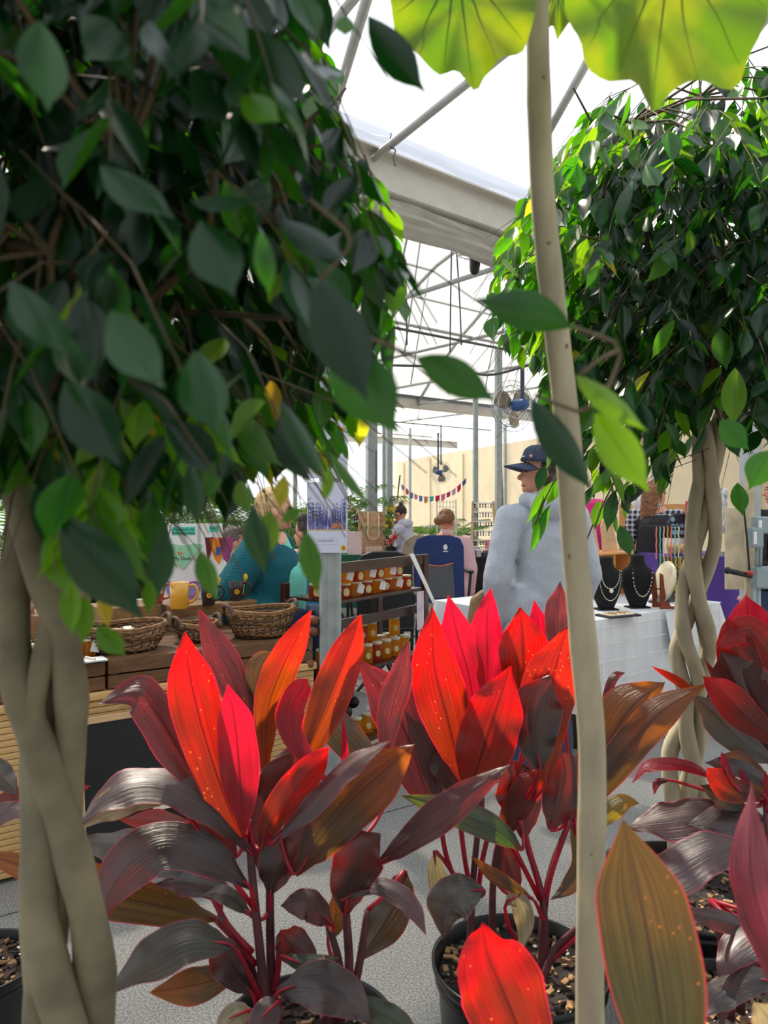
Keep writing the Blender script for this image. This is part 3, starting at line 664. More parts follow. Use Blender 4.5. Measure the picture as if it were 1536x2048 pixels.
def person(label, loc, rz, sk=1.0, seated=False, headyaw=0, headtilt=0, lean=0, skin=None, top=None, topm=None, leg=None, hair=None, hairm=None, cap=None, arms=None, bulk=1.0, group=None, shoes=None, vox=.012, collar=True):
    """local frame: x = the person's right-hand side mirrored (left arm at -x), y = facing, z up; height 1.65*sk"""
    skin = skin or SKIN; t = thing('person', label, 'person', loc, rz, group)
    S = lambda x, y, z: Vector((x, y, z))*sk
    hipz = .50 if seated else .88
    Rl = Matrix.Rotation(-lean, 3, 'X')
    def T(x, y, z): return S(0, 0, hipz)+(Rl @ (Vector((x, y, z))))*sk      # torso space, from the hips
    H = T(0, .01, .64); Rh = Matrix.Rotation(headyaw, 3, 'Z') @ Matrix.Rotation(-headtilt, 3, 'X')
    def Hd(x, y, z): return H+(Rh @ Vector((x, y, z)))*sk
    body = [('c', T(0, 0, .50), T(0, .01, .60), .055*sk, .050*sk), ('b', Hd(0, -.005, .045), (.076*sk, .095*sk, .105*sk), Rh), ('b', Hd(0, .035, -.02), (.055*sk, .06*sk, .065*sk), Rh),
            ('c', Hd(0, .088, .018), Hd(0, .106, -.008), .009*sk, .014*sk), ('b', Hd(0, .066, -.062), (.026*sk, .024*sk, .02*sk), Rh),
            ('c', T(0, 0, .05), T(0, 0, .45), .12*sk*bulk, .12*sk), ('c', T(-.12, 0, .45), T(.12, 0, .45), .06*sk, .06*sk)]
    for s in (-1, 1): body.append(('b', Hd(s*.078, -.005, .01), (.010*sk, .020*sk, .030*sk), Rh))
    arms = arms or [((-.19, 0, .46), (-.25, -.02, .20), (-.24, .08, -.04)), ((.19, 0, .46), (.25, -.02, .20), (.24, .08, -.04))]
    sleeve = []
    for a, e, h in arms:
        a, e, h = T(*a), T(*e), T(*h); d = (h-e).normalized()
        body += [('c', a, e, .048*sk, .040*sk), ('c', e, h, .038*sk, .026*sk), ('b', h+d*.045*sk, (.036*sk, .036*sk, .042*sk))]
        sd = d.orthogonal().normalized(); s2 = d.cross(sd)
        for f in range(4):
            b0 = h+d*.06*sk+sd*(f-1.5)*.019*sk; ln = (.060, .072, .068, .052)[f]
            m_ = b0+d*ln*.55*sk+s2*.006*sk; e_ = m_+(d*.8+s2*.6).normalized()*ln*.5*sk
            body += [('c', b0, m_, .0095*sk, .0088*sk), ('c', m_, e_, .0088*sk, .0078*sk)]
        b0 = h+d*.015*sk+sd*.03*sk; body += [('c', b0, b0+(d*.6+sd*.8).normalized()*.045*sk, .0115*sk, .010*sk)]
        sleeve += [('c', a, e, .068*sk*bulk, .066*sk*bulk), ('c', e, h-d*.02*sk, .064*sk*bulk, .048*sk)]
    legs = []
    for s in (-1, 1):
        hp = S(s*.09, 0, hipz)
        if seated: kn = S(s*.11, .42, hipz+.02); an = S(s*.11, .40, .09)
        else: kn = S(s*.10, .03, .47); an = S(s*.105, 0, .09)
        body += [('c', hp, kn, .075*sk, .052*sk), ('c', kn, an, .05*sk, .034*sk), ('c', an, an+S(0, .12, -.05), .034*sk, .03*sk)]
        legs += [('c', hp, kn, .098*sk*bulk, .072*sk), ('c', kn, an+S(0, 0, .02), .070*sk, .060*sk)]
        sh_ = fused('shoe', [('c', an+S(0, -.03, -.045), an+S(0, .14, -.05), .045*sk, .040*sk)], shoes or M_BLACK, t, .01, 3)
    fused('body', body, skin, t, vox*.6, 2)
    legs.append(('c', S(-.07, 0, hipz+.04), S(.07, 0, hipz+.04), .125*sk*bulk, .125*sk*bulk))
    fused('trousers', legs, leg or mat('blue_jeans', (50,66,96), .8, 0, 60, .2), t, vox, 5, .012, .1)
    tp = [('c', T(0, 0, .02), T(0, 0, .30), .165*sk*bulk, .15*sk*bulk), ('c', T(-.07*bulk, 0, .02), T(.07*bulk, 0, .02), .15*sk*bulk, .15*sk*bulk), ('c', T(-.13, 0, .44), T(.13, 0, .44), .085*sk, .085*sk), ('c', T(0, 0, .25), T(0, -.005, .44), .15*sk*bulk, .12*sk), ('c', T(0, 0, .48), T(0, 0, .535), .085*sk, .068*sk)]
    fused(top or 'shirt', tp+sleeve, topm or M_WHITE, t, vox, 9, .022 if top == 'hoodie' else .012, .14)
    if top == 'hoodie':
        fused('hood', [('c', T(-.10, -.03, .53), T(0, -.10, .50), .042*sk, .05*sk), ('c', T(.10, -.03, .53), T(0, -.10, .50), .042*sk, .05*sk), ('b', T(0, -.10, .50), (.12*sk, .055*sk, .075*sk)), ('c', T(-.1, -.02, .53), T(-.04, .05, .50), .03*sk, .025*sk), ('c', T(.1, -.02, .53), T(.04, .05, .50), .03*sk, .025*sk)], topm, t, vox, 6, .006, .1)
        fused('hem_band', [('c', T(-.07, 0, -.115), T(.07, 0, -.115), .142*sk*bulk, .142*sk*bulk)], topm, t, vox, 2).scale = (1, 1, 1)
    # face
    for s in (-1, 1):
        MB().ball(Hd(s*.030, .083, .025), (.011*sk, .008*sk, .007*sk), 8, 6).build('eye', mat('eye_dark', (60,44,40), .3), t, smooth=True)
        MB().capsule(Hd(s*.018, .088, .043), Hd(s*.044, .078, .045), .004*sk, .003*sk, 6).build('eyebrow', hairm or M_DARKW, t, smooth=True)
    MB().capsule(Hd(-.020, .086, -.045), Hd(.020, .086, -.045), .006*sk, .006*sk, 6).build('lips', mat('lips', (196,96,90), .5), t, smooth=True)
    if hair:
        pr = []
        for q in hair:
            if q[0] == 'b': pr.append(('b', Hd(*q[1]), tuple(v*sk for v in q[2]), Rh))
            else: pr.append(('c', Hd(*q[1]), Hd(*q[2]), q[3]*sk, q[4]*sk))
        fused('hair', pr, hairm, t, .008, 2, .02, .025)
    return t, Hd, T, Rh
H_CAPHAIR = [('b', (0, -.025, .055), (.083, .095, .10)), ('c', (0, -.08, -.01), (.01, -.10, -.14), .05, .03), ('c', (-.06, -.03, 0), (-.05, -.07, -.10), .03, .02), ('c', (.06, -.03, 0), (.05, -.07, -.10), .03, .02)]
M_HAIRD = mat('dark_brown_hair', (58,42,36), .5, 0, 60, .4, .4); M_HAIRB = mat('blonde_hair', (226,188,134), .5, 0, 60, .3, .4); M_HAIRM = mat('mid_brown_hair', (142,96,60), .5, 0, 50, .45, .4, stretch=(4,4,1)); M_HAIRG = mat('greying_curls', (110,98,90), .6, 0, 90, .5, .5)  # M_HAIRM is plain mid brown with streaky noise
M_HOOD = mat('grey_marl_fleece', (186,192,204), .9, 0, 160, .14, .12)
# woman in the cap, seen from behind, looking left
pl_ = P(1084, 1000, 3.92)-UP*CZ
t, Hd, T, Rh = person('person in a grey hoodie and navy cap seen from behind, looking left', pl_, math.radians(18), 1.02, headyaw=math.radians(72), headtilt=-.1, top='hoodie', topm=M_HOOD, hair=H_CAPHAIR, hairm=M_HAIRD, bulk=1.06, shoes=mat('blue_shoe', (40,60,130), .5), vox=.010,
    arms=[((-.185, -.01, .44), (-.27, -.05, .16), (-.25, .03, -.09)), ((.185, -.01, .44), (.245, -.03, .16), (.22, .05, -.06))])
M_NAVY = mat('navy_cotton', (58,68,92), .85, 0, 60, .15, .15)
mb = MB()
for k in range(9):
    ph_ = k/8*PI/2; z = .075+.078*math.sin(ph_)+(.012 if 2 < k < 8 else 0); r_ = math.cos(ph_)**.55*.105
    mb.v += [Hd(r_*math.cos(a)*.93, -.005+r_*math.sin(a)*1.08, z) for a in (2*PI*j/28 for j in range(28))]
for i in range(8):
    for j in range(28): a = i*28+j; b = i*28+(j+1) % 28; mb.f.append((a, b, b+28, a+28))
mb.f.append(tuple(8*28+j for j in range(28)))
cp = mb.build('cap', M_NAVY, t, smooth=True)
MB().grid(lambda a, b: Hd(.093*math.sin((a-.5)*2.4)*(1+.25*b), .085*math.cos((a-.5)*2.4)+.105*b*math.cos((a-.5)*2.2), .072-.028*b*math.cos((a-.5)*2.0)-.030*(abs(a-.5)*2)**2), 16, 6).build('cap_peak', M_NAVY, t, smooth=True).modifiers.new('s', 'SOLIDIFY').thickness = .006
mb = MB(); mb.tube([Hd(.101*math.cos(2*PI*j/30)*.93, -.005+.101*math.sin(2*PI*j/30)*1.09, .084) for j in range(31)], .0065, 6, cap=False); mb.build('cap_band', mat('navy_band', (44,52,74), .8), t, smooth=True)
MB().ball(Hd(-.080, .075, .098), .009, 10, 6).build('pink_badge', mat('pink_badge', (226,160,160), .4), t, smooth=True)
MB().beam(Hd(-.058, .103, .096), Hd(-.025, .114, .096), .004, .006).build('cap_label', M_WHITE, t)
# tan bag held against her side
bg_ = P(958, 1228, 3.85)
o = MB().prism([(-.07, -.12), (.08, -.13), (.10, .06), (.03, .13), (-.04, .08)], .07, Matrix.Translation(bg_)).build('shoulder_bag', mat('tan_leather', (150,118,86), .6, 0, 30, .25, .3), bevel=.02); tag(o, 'tan leather bag at the grey hoodie wearer\'s left side', 'bag')
# woman in teal
M_TEAL = mat('teal_rib_knit', (14,98,112), .9, 0, 4, .12); 
def ribm():
    m = M_TEAL; t_ = m.node_tree; b = [n for n in t_.nodes if n.type == 'BSDF_PRINCIPLED'][0]; wv = t_.nodes.new('ShaderNodeTexWave'); wv.inputs['Scale'].default_value = 42; wv.bands_direction = 'X'; tc_ = [n for n in t_.nodes if n.type == 'TEX_COORD'][0]
    bp = t_.nodes.new('ShaderNodeBump'); bp.inputs['Strength'].default_value = .5; bp.inputs['Distance'].default_value = .006; t_.links.new(tc_.outputs['Object'], wv.inputs['Vector']); t_.links.new(wv.outputs['Fac'], bp.inputs['Height']); t_.links.new(bp.outputs[0], b.inputs['Normal'])
ribm()
H_SHORT = [('b', (0, -.025, .06), (.088, .098, .10)), ('b', (0, -.07, -.02), (.075, .05, .08))]
pw = P(514, 1000, 4.42)-UP*CZ
t, Hd, T, Rh = person('fair-haired person in a teal ribbed cardigan and glasses behind the counter', pw, math.radians(-98), .99, seated=True, headyaw=math.radians(14), headtilt=.0, lean=.16, top='cardigan', topm=M_TEAL, hair=H_SHORT, hairm=M_HAIRB, bulk=1.45, skin=SKIN2,
    arms=[((-.20, 0, .44), (-.30, -.06, .18), (-.22, .12, .02)), ((.20, -.01, .44), (.31, -.10, .20), (.20, .10, -.02))])
for o in (t,): o.location.z = .24
M_MINTS = mat('mint_top', (120,216,200), .8, 0, 10, .06)
fused('mint_top', [('c', T(0, .125, .0), T(0, .115, .28), .155, .135), ('c', T(0, .115, .28), T(0, .05, .46), .125, .075)], M_MINTS, t, .012, 5)
MB().grid(lambda a, b: Hd(.062*math.sin((a-.5)*2.2), .098*math.cos((a-.5)*1.5), .030+.026*(b-.5)), 10, 3).build('sunglasses', mat('tinted_lens', (70,40,44), .15), t, smooth=True)
st_ = thing('stool', 'dark stool under the teal cardigan wearer', 'stool', pw, 0)
MB().lathe([(.17, .60), (.18, .61), (.18, .64), (.17, .65)], n=24).build('seat', M_BLACK, st_)
for a in range(4): MB().tube([(.16*math.cos(a*PI/2+.8), .16*math.sin(a*PI/2+.8), 0), (.10*math.cos(a*PI/2+.8), .10*math.sin(a*PI/2+.8), .60)], .012, 6).build('leg', M_BLACK, st_)
# seated shoppers and sellers further back
H_CURL = [('b', (0, -.02, .06), (.085, .095, .095)), ('b', (0, -.06, .0), (.07, .06, .08)), ('b', (.03, .03, .12), (.05, .06, .04)), ('b', (-.03, 0, .13), (.05, .06, .04))]
H_BUN = [('b', (0, -.02, .055), (.082, .093, .095)), ('b', (0, -.06, .155), (.032, .032, .034)), ('c', (0, -.07, .05), (0, -.07, .13), .05, .02)]
H_UPDO = [('b', (0, -.02, .055), (.085, .096, .095)), ('b', (-.04, -.10, .0), (.045, .04, .045)), ('b', (.02, -.10, .02), (.045, .04, .045))]
H_LONG = [('b', (0, -.02, .055), (.09, .10, .10)), ('c', (-.05, -.05, .05), (-.10, -.06, -.24), .055, .035), ('c', (.03, -.07, .05), (.04, -.09, -.26), .06, .04), ('c', (-.02, -.08, .05), (-.04, -.12, -.27), .06, .04)]
def ped(label, px, D, rz, **k):
    q = P(px, 1000, D)-UP*CZ; return person(label, q, rz, **k)
ped('person with greying curly hair and a cream top seated behind the bibs', 464, 6.4, math.radians(-30), sk=.94, seated=True, headyaw=-.5, top='fleece', topm=mat('cream_fleece', (226,218,206), .9, 0, 30, .06), hair=H_CURL, hairm=M_HAIRG, bulk=1.1)
t, Hd, T, Rh = ped('person in a bright blue jacket beyond the teal cardigan wearer', 615, 6.0, math.radians(60), sk=1.02, seated=True, top='jacket', topm=mat('bright_blue_nylon', (34,126,170), .5, 0, 20, .1), hair=H_CURL, hairm=M_HAIRD)
ped('person in a pale pink shirt with curled-up hair seen from behind', 890, 8.0, math.radians(-15), sk=1.05, seated=True, headyaw=-.3, headtilt=.3, top='shirt', topm=mat('pale_pink_cotton', (232,190,196), .85, 0, 10, .06), hair=H_UPDO, hairm=M_HAIRM, lean=.1, bulk=1.1)
ped('person with a dark top bun and a pale hooded top looking down', 812, 9.4, math.radians(62), sk=.83, headyaw=.0, headtilt=.35, top='hoodie', topm=mat('pale_lilac_fleece', (206,210,228), .9, 0, 30, .06), hair=H_BUN, hairm=M_HAIRD, lean=.12,
    arms=[((-.19, 0, .44), (-.22, .08, .22), (-.12, .30, .20)), ((.19, 0, .44), (.22, .08, .22), (.12, .30, .20))])
pm = mat('plaid_flannel', (70,80,96), .85)
def plaid(m):
    t_, N, L = nodes_of(m); out = N('OutputMaterial'); b = N('BsdfPrincipled'); b.inputs['Roughness'].default_value = .85; tc_ = N('TexCoord'); s_ = N('SeparateXYZ'); L(tc_.outputs['Object'], s_.inputs[0])
    r = []
    for ax in ('X', 'Z'):
        mm = N('Math', operation='MULTIPLY'); mm.inputs[1].default_value = 22; L(s_.outputs[ax], mm.inputs[0]); fr = N('Math', operation='FRACT'); L(mm.outputs[0], fr.inputs[0]); g = N('Math', operation='GREATER_THAN'); g.inputs[1].default_value = .6; L(fr.outputs[0], g.inputs[0]); r.append(g)
    ad = N('Math', operation='ADD'); L(r[0].outputs[0], ad.inputs[0]); L(r[1].outputs[0], ad.inputs[1]); dv = N('Math', operation='MULTIPLY'); dv.inputs[1].default_value = .5; L(ad.outputs[0], dv.inputs[0])
    cr_ = N('ValToRGB'); cr_.color_ramp.elements[0].color = lin((34,38,54)); cr_.color_ramp.elements[1].color = lin((214,218,226)); L(dv.outputs[0], cr_.inputs[0]); L(cr_.outputs[0], b.inputs['Base Color']); L(b.outputs[0], out.inputs[0])
plaid(pm)
t, Hd, T, Rh = ped('person with long light-brown hair and plaid sleeves beyond the busts', 1312, 6.9, math.radians(-28), sk=.97, headyaw=-.6, top='plaid_shirt', topm=pm, hair=H_LONG, hairm=M_HAIRM)
fused('dark_vest', [('c', T(0, 0, .0), T(0, -.01, .34), .178, .165), ('c', T(-.09, -.01, .40), T(.09, -.01, .40), .10, .10)], mat('black_vest', (30,30,36), .7, 0, 20, .3), t, .012, 5)
ped('person with dark hair at the right edge beside the meter boxes', 1560, 5.6, math.radians(20), sk=.98, headyaw=1.1, top='black_top', topm=M_BLK, hair=H_LONG, hairm=M_HAIRD)
# ================================================================ MORE STALL FURNITURE
def camp_chair(label, c, rz, cm, panel, piping, w_=.50, bz=1.12, sz=.52, logo=False):
    t = thing('camping_chair', label, 'chair', c, rz)
    bk = [(-w_/2, sz-.02), (w_/2, sz-.02), (w_/2, bz-.10), (w_/2-.03, bz-.03), (w_*.22, bz), (-w_*.22, bz), (-w_/2+.03, bz-.03), (-w_/2, bz-.10)]
    MB().prism(bk, .035, Matrix.Translation((0, .02, 0)) @ Matrix.Rotation(-.08, 4, 'X')).build('backrest', cm, t, bevel=.012)
    MB().prism([(-w_*.34, sz), (w_*.30, sz), (w_*.26, bz-.26), (-w_*.24, bz-.26)], .01, Matrix.Translation((0, -.006, 0)) @ Matrix.Rotation(-.08, 4, 'X')).build('back_panel', panel, t, bevel=.003)
    MB().tube(crv([(-w_*.25, -.0+.06, bz-.255), (0, .058, bz-.268), (w_*.27, .06, bz-.245)], 8), .006, 6).build('piping', piping, t)
    MB().box((0, .28, sz-.02), (w_, .5, .035)).build('seat', cm, t, bevel=.012)
    for s in (-1, 1):
        MB().box((s*(w_/2+.05), .22, sz+.22), (.05, .38, .03)).build('armrest', M_BLACK, t, bevel=.01)
        MB().tube([(s*(w_/2+.05), .05, sz+.21), (s*(w_/2+.02), .02, sz-.05), (s*(w_/2+.04), .0, .0)], .012, 6).build('leg', M_BLACK, t)
        MB().tube([(s*(w_/2+.05), .40, sz+.21), (s*(w_/2+.04), .48, .0)], .012, 6).build('leg', M_BLACK, t)
    MB().tube([(-w_/2, .0, .04), (w_/2, .46, sz-.06)], .010, 6).tube([(w_/2, .0, .04), (-w_/2, .46, sz-.06)], .010, 6).tube([(-w_/2, 0, sz-.06), (w_/2, .0, .04)], .010, 6).tube([(w_/2, 0, sz-.06), (-w_/2, .0, .04)], .010, 6).build('cross_brace', M_BLACK, t)
    if logo:
        MB().ball((.03, -.0+.075, bz-.10), (.018, .004, .024), 12, 8).build('white_emblem', M_WHITE, t); MB().box((.03, .071, bz-.135), (.045, .003, .006)).build('emblem_line', M_WHITE, t)
    return t
M_CNAVY = mat('navy_canvas', (24,50,108), .7, 0, 30, .12); M_CGRY = mat('grey_mesh', (92,94,98), .8, 0, 80, .15)
cc = camp_chair('navy camping chair with grey mesh back and white emblem', P(882, 1000, 6.6)-UP*CZ, .12, M_CNAVY, M_CGRY, mat('orange_piping', (236,130,90), .6), .44, 1.14, .60, True)
for o in cc.children:
    if o.name.startswith(('white_emblem', 'emblem_line')): o.location.y = -.115
camp_chair('black camping chair behind the dark honey shelf', P(772, 1000, 5.7)-UP*CZ, .1, M_BLACK, M_BLACK, M_BLACK, .42, 1.06, .5)
t = thing('tan_chair', 'round-backed tan folding chair behind the navy camping chair', 'chair', P(838, 1000, 7.6)-UP*CZ, 0)
mb = MB(); MB().prism([(-.17, .45)]+[(.17*math.cos(PI-PI*i/12)*1.0, .95+.15*math.sin(PI*i/12)) for i in range(13)]+[(.17, .45)], .02).build('backrest', mat('tan_vinyl', (178,158,136), .5, 0, 8, .06), t, bevel=.006)
MB().box((0, .2, .44), (.36, .38, .03)).build('seat', MATS['tan_vinyl'], t, bevel=.01)
for x in (-.15, .15):
    for y in (.02, .36): MB().tube([(x, y, 0), (x, y, .43)], .012, 6).build('leg', M_CREAM, t)
# steel post with three lavender posters
pp = P(660, 1000, 3.74)
t = thing('steel_post', 'square galvanised post with lavender posters beside the counter', 'post', (pp.x, pp.y, 0), .1)
MB().box((0, 0, 1.64), (.105, .105, 3.28)).build('post_shaft', M_STEEL, t, bevel=.012); MB().box((0, 0, .006), (.2, .2, .012)).build('base_plate', M_STEEL, t)
for x in (-.018, .018): MB().box((x, -.0535, 1.64), (.006, .004, 3.26)).build('post_rib', M_STEEL, t)
M_PAP = mat('lilac_paper', (222,224,244), .6, 0, 4, .02); 
LAVM = [mat('lavender_ink', (118,104,186), .7), mat('blue_ink', (104,126,190), .7), mat('violet_ink', (156,136,208), .7), mat('grey_ink', (150,166,180), .7)]
M_ORI = mat('orange_ink', (232,140,80), .7); M_GLI = mat('gold_ink', (240,190,80), .7)
def poster(label, zc_, h, art=True, w_=.192):
    t = thing('lavender_poster', label, 'poster', (pp.x-.008, pp.y-.066, zc_), .04, 'posters clipped to the steel post')
    MB().box((0, 0, 0), (w_, .003, h)).build('sheet', M_PAP, t)
    if art:
        rn = random.Random(5)
        mb = [MB() for _ in LAVM]
        for i in range(210):
            x = rn.uniform(-w_*.46, w_*.46); z0 = -h*.17; ht = rn.uniform(.045, .15)*(h/.34)*(.75+.5*abs(x)/(w_*.5)); lx = rn.uniform(-.012, .012); k = i % 4
            for j in range(5): 
                f = .35+.65*j/5; mb[k].box((x+lx*f, -.0022, z0+ht*f), (.0045*(1.25-f*.7), .0006, .008))
            mb[k].box((x+lx*.2, -.0020, z0+ht*.18), (.0012, .0005, ht*.36))
        for k, b in enumerate(mb): b.build('lavender_print', LAVM[k], t)['kind'] = 'stuff'
        b = MB()
        for i in range(9):
            a = PI*i/8; b.box((.045+.017*math.cos(a), -.003, -h*.17+.008+.017*math.sin(a)), (.004, .0006, .026), M=Matrix.Rotation(PI/2-a, 3, 'Y'))
        b.build('daisy_print', M_ORI, t)
    MB().box((0, -.0021, -h*.18 if art else h*.10), (w_, .0006, .004)).build('gold_stripe', M_GLI, t)
    MB().lathe([(.0125, 0), (.0125, .0012)], (w_*.40, -.002, -h*.43), 20, M=Matrix.Rotation(PI/2, 3, 'X')).build('gold_seal', M_GOLD, t)
    text('A', .014, M_INK, t, (w_*.40, -.004, -h*.43))
    b = MB()
    for z, wd in ((-h*.30, .11), (-h*.38, .11)): b.box((-.008, -.002, z), (wd, .0006, .0008))
    for x in (-.063, .047): b.box((x, -.002, -h*.34), (.0008, .0006, h*.08))
    b.build('text_box', mat('pale_ink', (170,170,190), .7), t)
    text('LAVENDER HONEY', .009, MATS['pale_ink'], t, (-.008, -.003, -h*.33)) if art else None
    MB().box((0, -.004, h/2-.004), (.012, .01, .012)).build('clip', M_BLACK, t)
    return t
poster('lavender field poster with an orange daisy clipped to the post at eye level', CZ-35*3.67/F, .335)
poster('pale poster with a gold stripe clipped above the lavender poster', CZ+95*3.67/F, .245, False)
poster('small pale notice highest on the steel post', CZ+163*3.67/F, .12, False, .17)
# fans
def fan(label, c, R, rz, stem=.5, tilt=0, dark=False):
    t = thing('hanging_fan', label, 'fan', c, rz)
    Rm = Matrix.Rotation(tilt, 3, 'X'); q = lambda x, y, z: Rm @ Vector((x, y, z))
    mb = MB()
    for f, y in ((1, 0), (.8, -.04), (.55, -.06), (.3, -.07), (.8, .05), (.5, .08)): mb.tube([q(R*f*math.cos(2*PI*j/30), y*R*3, R*f*math.sin(2*PI*j/30)) for j in range(31)], .0035*R/.22, 4, cap=False)
    for i in range(18):
        a = 2*PI*i/18; mb.tube([q(0, -.075*R*3, 0), q(R*.8*math.cos(a), -.04*R*3, R*.8*math.sin(a)), q(R*math.cos(a), 0, R*math.sin(a)), q(R*.7*math.cos(a), .06*R*3, R*.7*math.sin(a))], .002*R/.22, 4)
    mb.build('cage', M_CHROME, t)
    for i in range(3):
        a = 2*PI*i/3+.4; mb = MB(); mb.grid(lambda u, v: q(R*.85*(.12+.88*u)*math.cos(a+(v-.5)*1.25*math.sin(PI*(.25+.6*u))), (v-.5)*.10*R*2, R*.85*(.12+.88*u)*math.sin(a+(v-.5)*1.25*math.sin(PI*(.25+.6*u)))), 6, 5)
        mb.build('blade', mat('fan_blade', (150,140,120), .4, .3), t, smooth=True).modifiers.new('s', 'SOLIDIFY').thickness = .004
    MB().capsule(q(0, .12*R*2, 0), q(0, .35*R*2, 0), R*.24, R*.22).build('motor', M_BLACK if dark else mat('blue_motor', (52,92,150), .4), t, smooth=True)
    MB().tube([q(0, .3*R*2, 0), q(0, .3*R*2, R*.4), q(0, .3*R*2, R*.4)+Vector((0, 0, stem))], .018*R/.22, 8).build('bracket', M_BLACK if dark else mat('blue_bracket', (50,66,92), .4), t)
    return t
fan('caged fan with a blue motor hanging beside the pale trunk', P(1025, 812, 6.3), .21, PI+.5, .36)
fan('small caged fan hanging near the beige wall', P(882, 945, 13.5), .2, PI-.5, .6)
fan('caged fan seen through the left tree leaves', P(588, 900, 7.5), .16, PI+.2, 1.35)
fq = P(588, 900, 7.5)+Vector((.019, -.094, .064+1.345)); pipe([fq-GR*5, fq+GR*5], .018)
fan('caged fan high under the gutter near the pale trunk', P(952, 508, 5.6)-UP*.0, .16, .3, .25, -1.35, True)
# hanging cables
for px, y0, y1, D, dx in ((903, 500, 705, 7.0, -3), (913, 500, 690, 7.0, 10), (810, 520, 690, 8, 4), (1002, 895, 1120, 12, 6), (882, 850, 930, 12, 0), (752, 900, 985, 8.9, 0), (800, 950, 1000, 9.2, -5)):
    o = MB().tube(crv([P(px, y0, D), P(px+dx*.6, (y0+y1)/2, D), P(px+dx, y1, D)], 8), .007*D/7, 5).build('hanging_cable', M_PIPED, smooth=True); tag(o, kind='structure')
o = MB().tube(crv([P(765, 730, 8.5), P(900, 735, 8.3), P(975, 880-130, 8), P(1060, 730, 8)], 14), .014, 6).build('sagging_cable', M_PIPED, smooth=True); tag(o, kind='structure')
# wire tied round the nearest arch pipe
o = MB().tube(crv([P(782, 266, 4.36), P(780, 292, 4.36), P(791, 300, 4.36), P(787, 315, 4.36), P(791, 332, 4.36)], 12), .004, 5).build('tie_wire', M_PIPED, smooth=True); tag(o, 'twist of wire hanging from the roof pipe', 'wire')
# bunting
FC = [(150,150,220), (230,90,130), (110,140,170), (240,150,190), (120,140,220), (225,170,120), (90,200,190), (220,40,70), (240,130,180), (200,60,120), (230,170,210), (215,40,80), (90,80,160)]
bt = thing('bunting', 'string of small coloured flags hung across the beige wall', 'bunting', P(870, 990, 9.3))
bpts = crv([P(803, 968, 9.3), P(825, 986, 9.3), P(850, 993, 9.3), P(880, 990, 9.3), P(908, 978, 9.3), P(935, 953, 9.3)], 26)
MB().tube(bpts, .003, 4).build('string', M_WHITE, bt, world=True)
for i in range(13):
    a, b = bpts[2*i], bpts[2*i+1]; d = (b-a); hh = .065+.01*(i % 3)
    MB().prism([(0, 0), (d.x*1.5, d.z*1.5), (d.x*1.4, d.z-hh*.75), (d.x*.6, d.z*.6-hh), (0, -hh*.8)], .004, Matrix.Translation(a)).build('flag', mat('flag_%d%d%d' % FC[i], FC[i], .7, 0, 60, .25), bt, world=True)
# sunglasses ladder
q = P(968, 1000, 8.75); q.z = .805
t = thing('sunglasses_ladder', 'ladder-like wooden stand with six rows of sunglasses', 'display stand', q, 0)
for s in (-1, 1): MB().beam((s*.115, .08, .62), (s*.145, -.04, 0), .028, .028).build('side_rail', M_LIGHTW, t, bevel=.004)
sgc = [mat('lens_dark', (34,36,44), .2), mat('lens_teal', (70,110,120), .25), mat('lens_brown', (90,52,48), .25), M_WHITE]
for r in range(6):
    z = .60-.105*r; y = .07-.02*r; MB().tube([(-.12, y, z), (.13, y, z)], .007, 6).build('rung', M_WHITE, t)
    for i in range(7):
        b = MB()
        for k in (0, 1): b.ball((-.10+.031*i, y-.015, z-.018-.026*k), (.010, .004, .011), 8, 5)
        b.box((-.10+.031*i, y-.012, z-.03), (.004, .003, .04)).build('sunglasses', sgc[(i*3+r) % 4], t)
# wire grid rack
q = P(893, 1000, 11); q.z = 0
t = thing('wire_rack', 'white wire grid rack before the beige wall', 'rack', q, .2)
for x in (-.14, .14): MB().tube([(x, 0, 0), (x, 0, 1.45)], .010, 6).build('rack_post', M_WHITE, t)
b = MB()
for i in range(14): b.tube([(-.14, 0, .5+.07*i), (.14, 0, .5+.07*i)], .004, 4)
for i in range(5): b.tube([(-.10+.05*i, 0, .5), (-.10+.05*i, 0, 1.45)], .004, 4)
b.build('grid', M_CHROME, t)
# wooden peg board, basket and flyer on the green table
q = P(743, 1000, 9.35); q.z = .801
t = thing('peg_board', 'pale wooden board with two orange clips on the green table', 'display board', q, 0)
MB().prism([(-.16, 0), (.17, 0), (.17, .50), (-.16, .50)], .02).build('panel', M_LIGHTW, t, bevel=.003)
for x in (-.05, .10): MB().prism([(-.035, -.008), (.035, -.008), (.04, .006), (-.04, .008)], .012, Matrix.Translation((x, -.02, .40))).build('orange_clip', mat('orange_plastic', (226,100,40), .5), t)
for x in (-.04, .09): MB().tube(crv([(x, -.02, .5), (x, -.025, .36), (x, -.02, .2), (.025, -.02, .16)], 10), .012, 6).build('hose', M_CREAM, t)
q = P(748, 1000, 9.12); q.z = .801
t = thing('wire_basket', 'pale wire basket on the green table', 'basket', q, 0)
b = MB()
for z in (0, .05, .10, .15, .2): b.tube([(-.12, -.08, z), (.12, -.08, z), (.12, .08, z), (-.12, .08, z), (-.12, -.08, z)], .003, 4)
for i in range(9): b.tube([(-.12+.03*i, -.08, 0), (-.12+.03*i, -.08, .2)], .003, 4).tube([(-.12+.03*i, .08, 0), (-.12+.03*i, .08, .2)], .003, 4)
b.build('wire_cage', mat('rose_wire', (220,160,140), .4, .4), t); MB().box((0, 0, .05), (.2, .12, .09)).build('contents', M_CREAM, t)
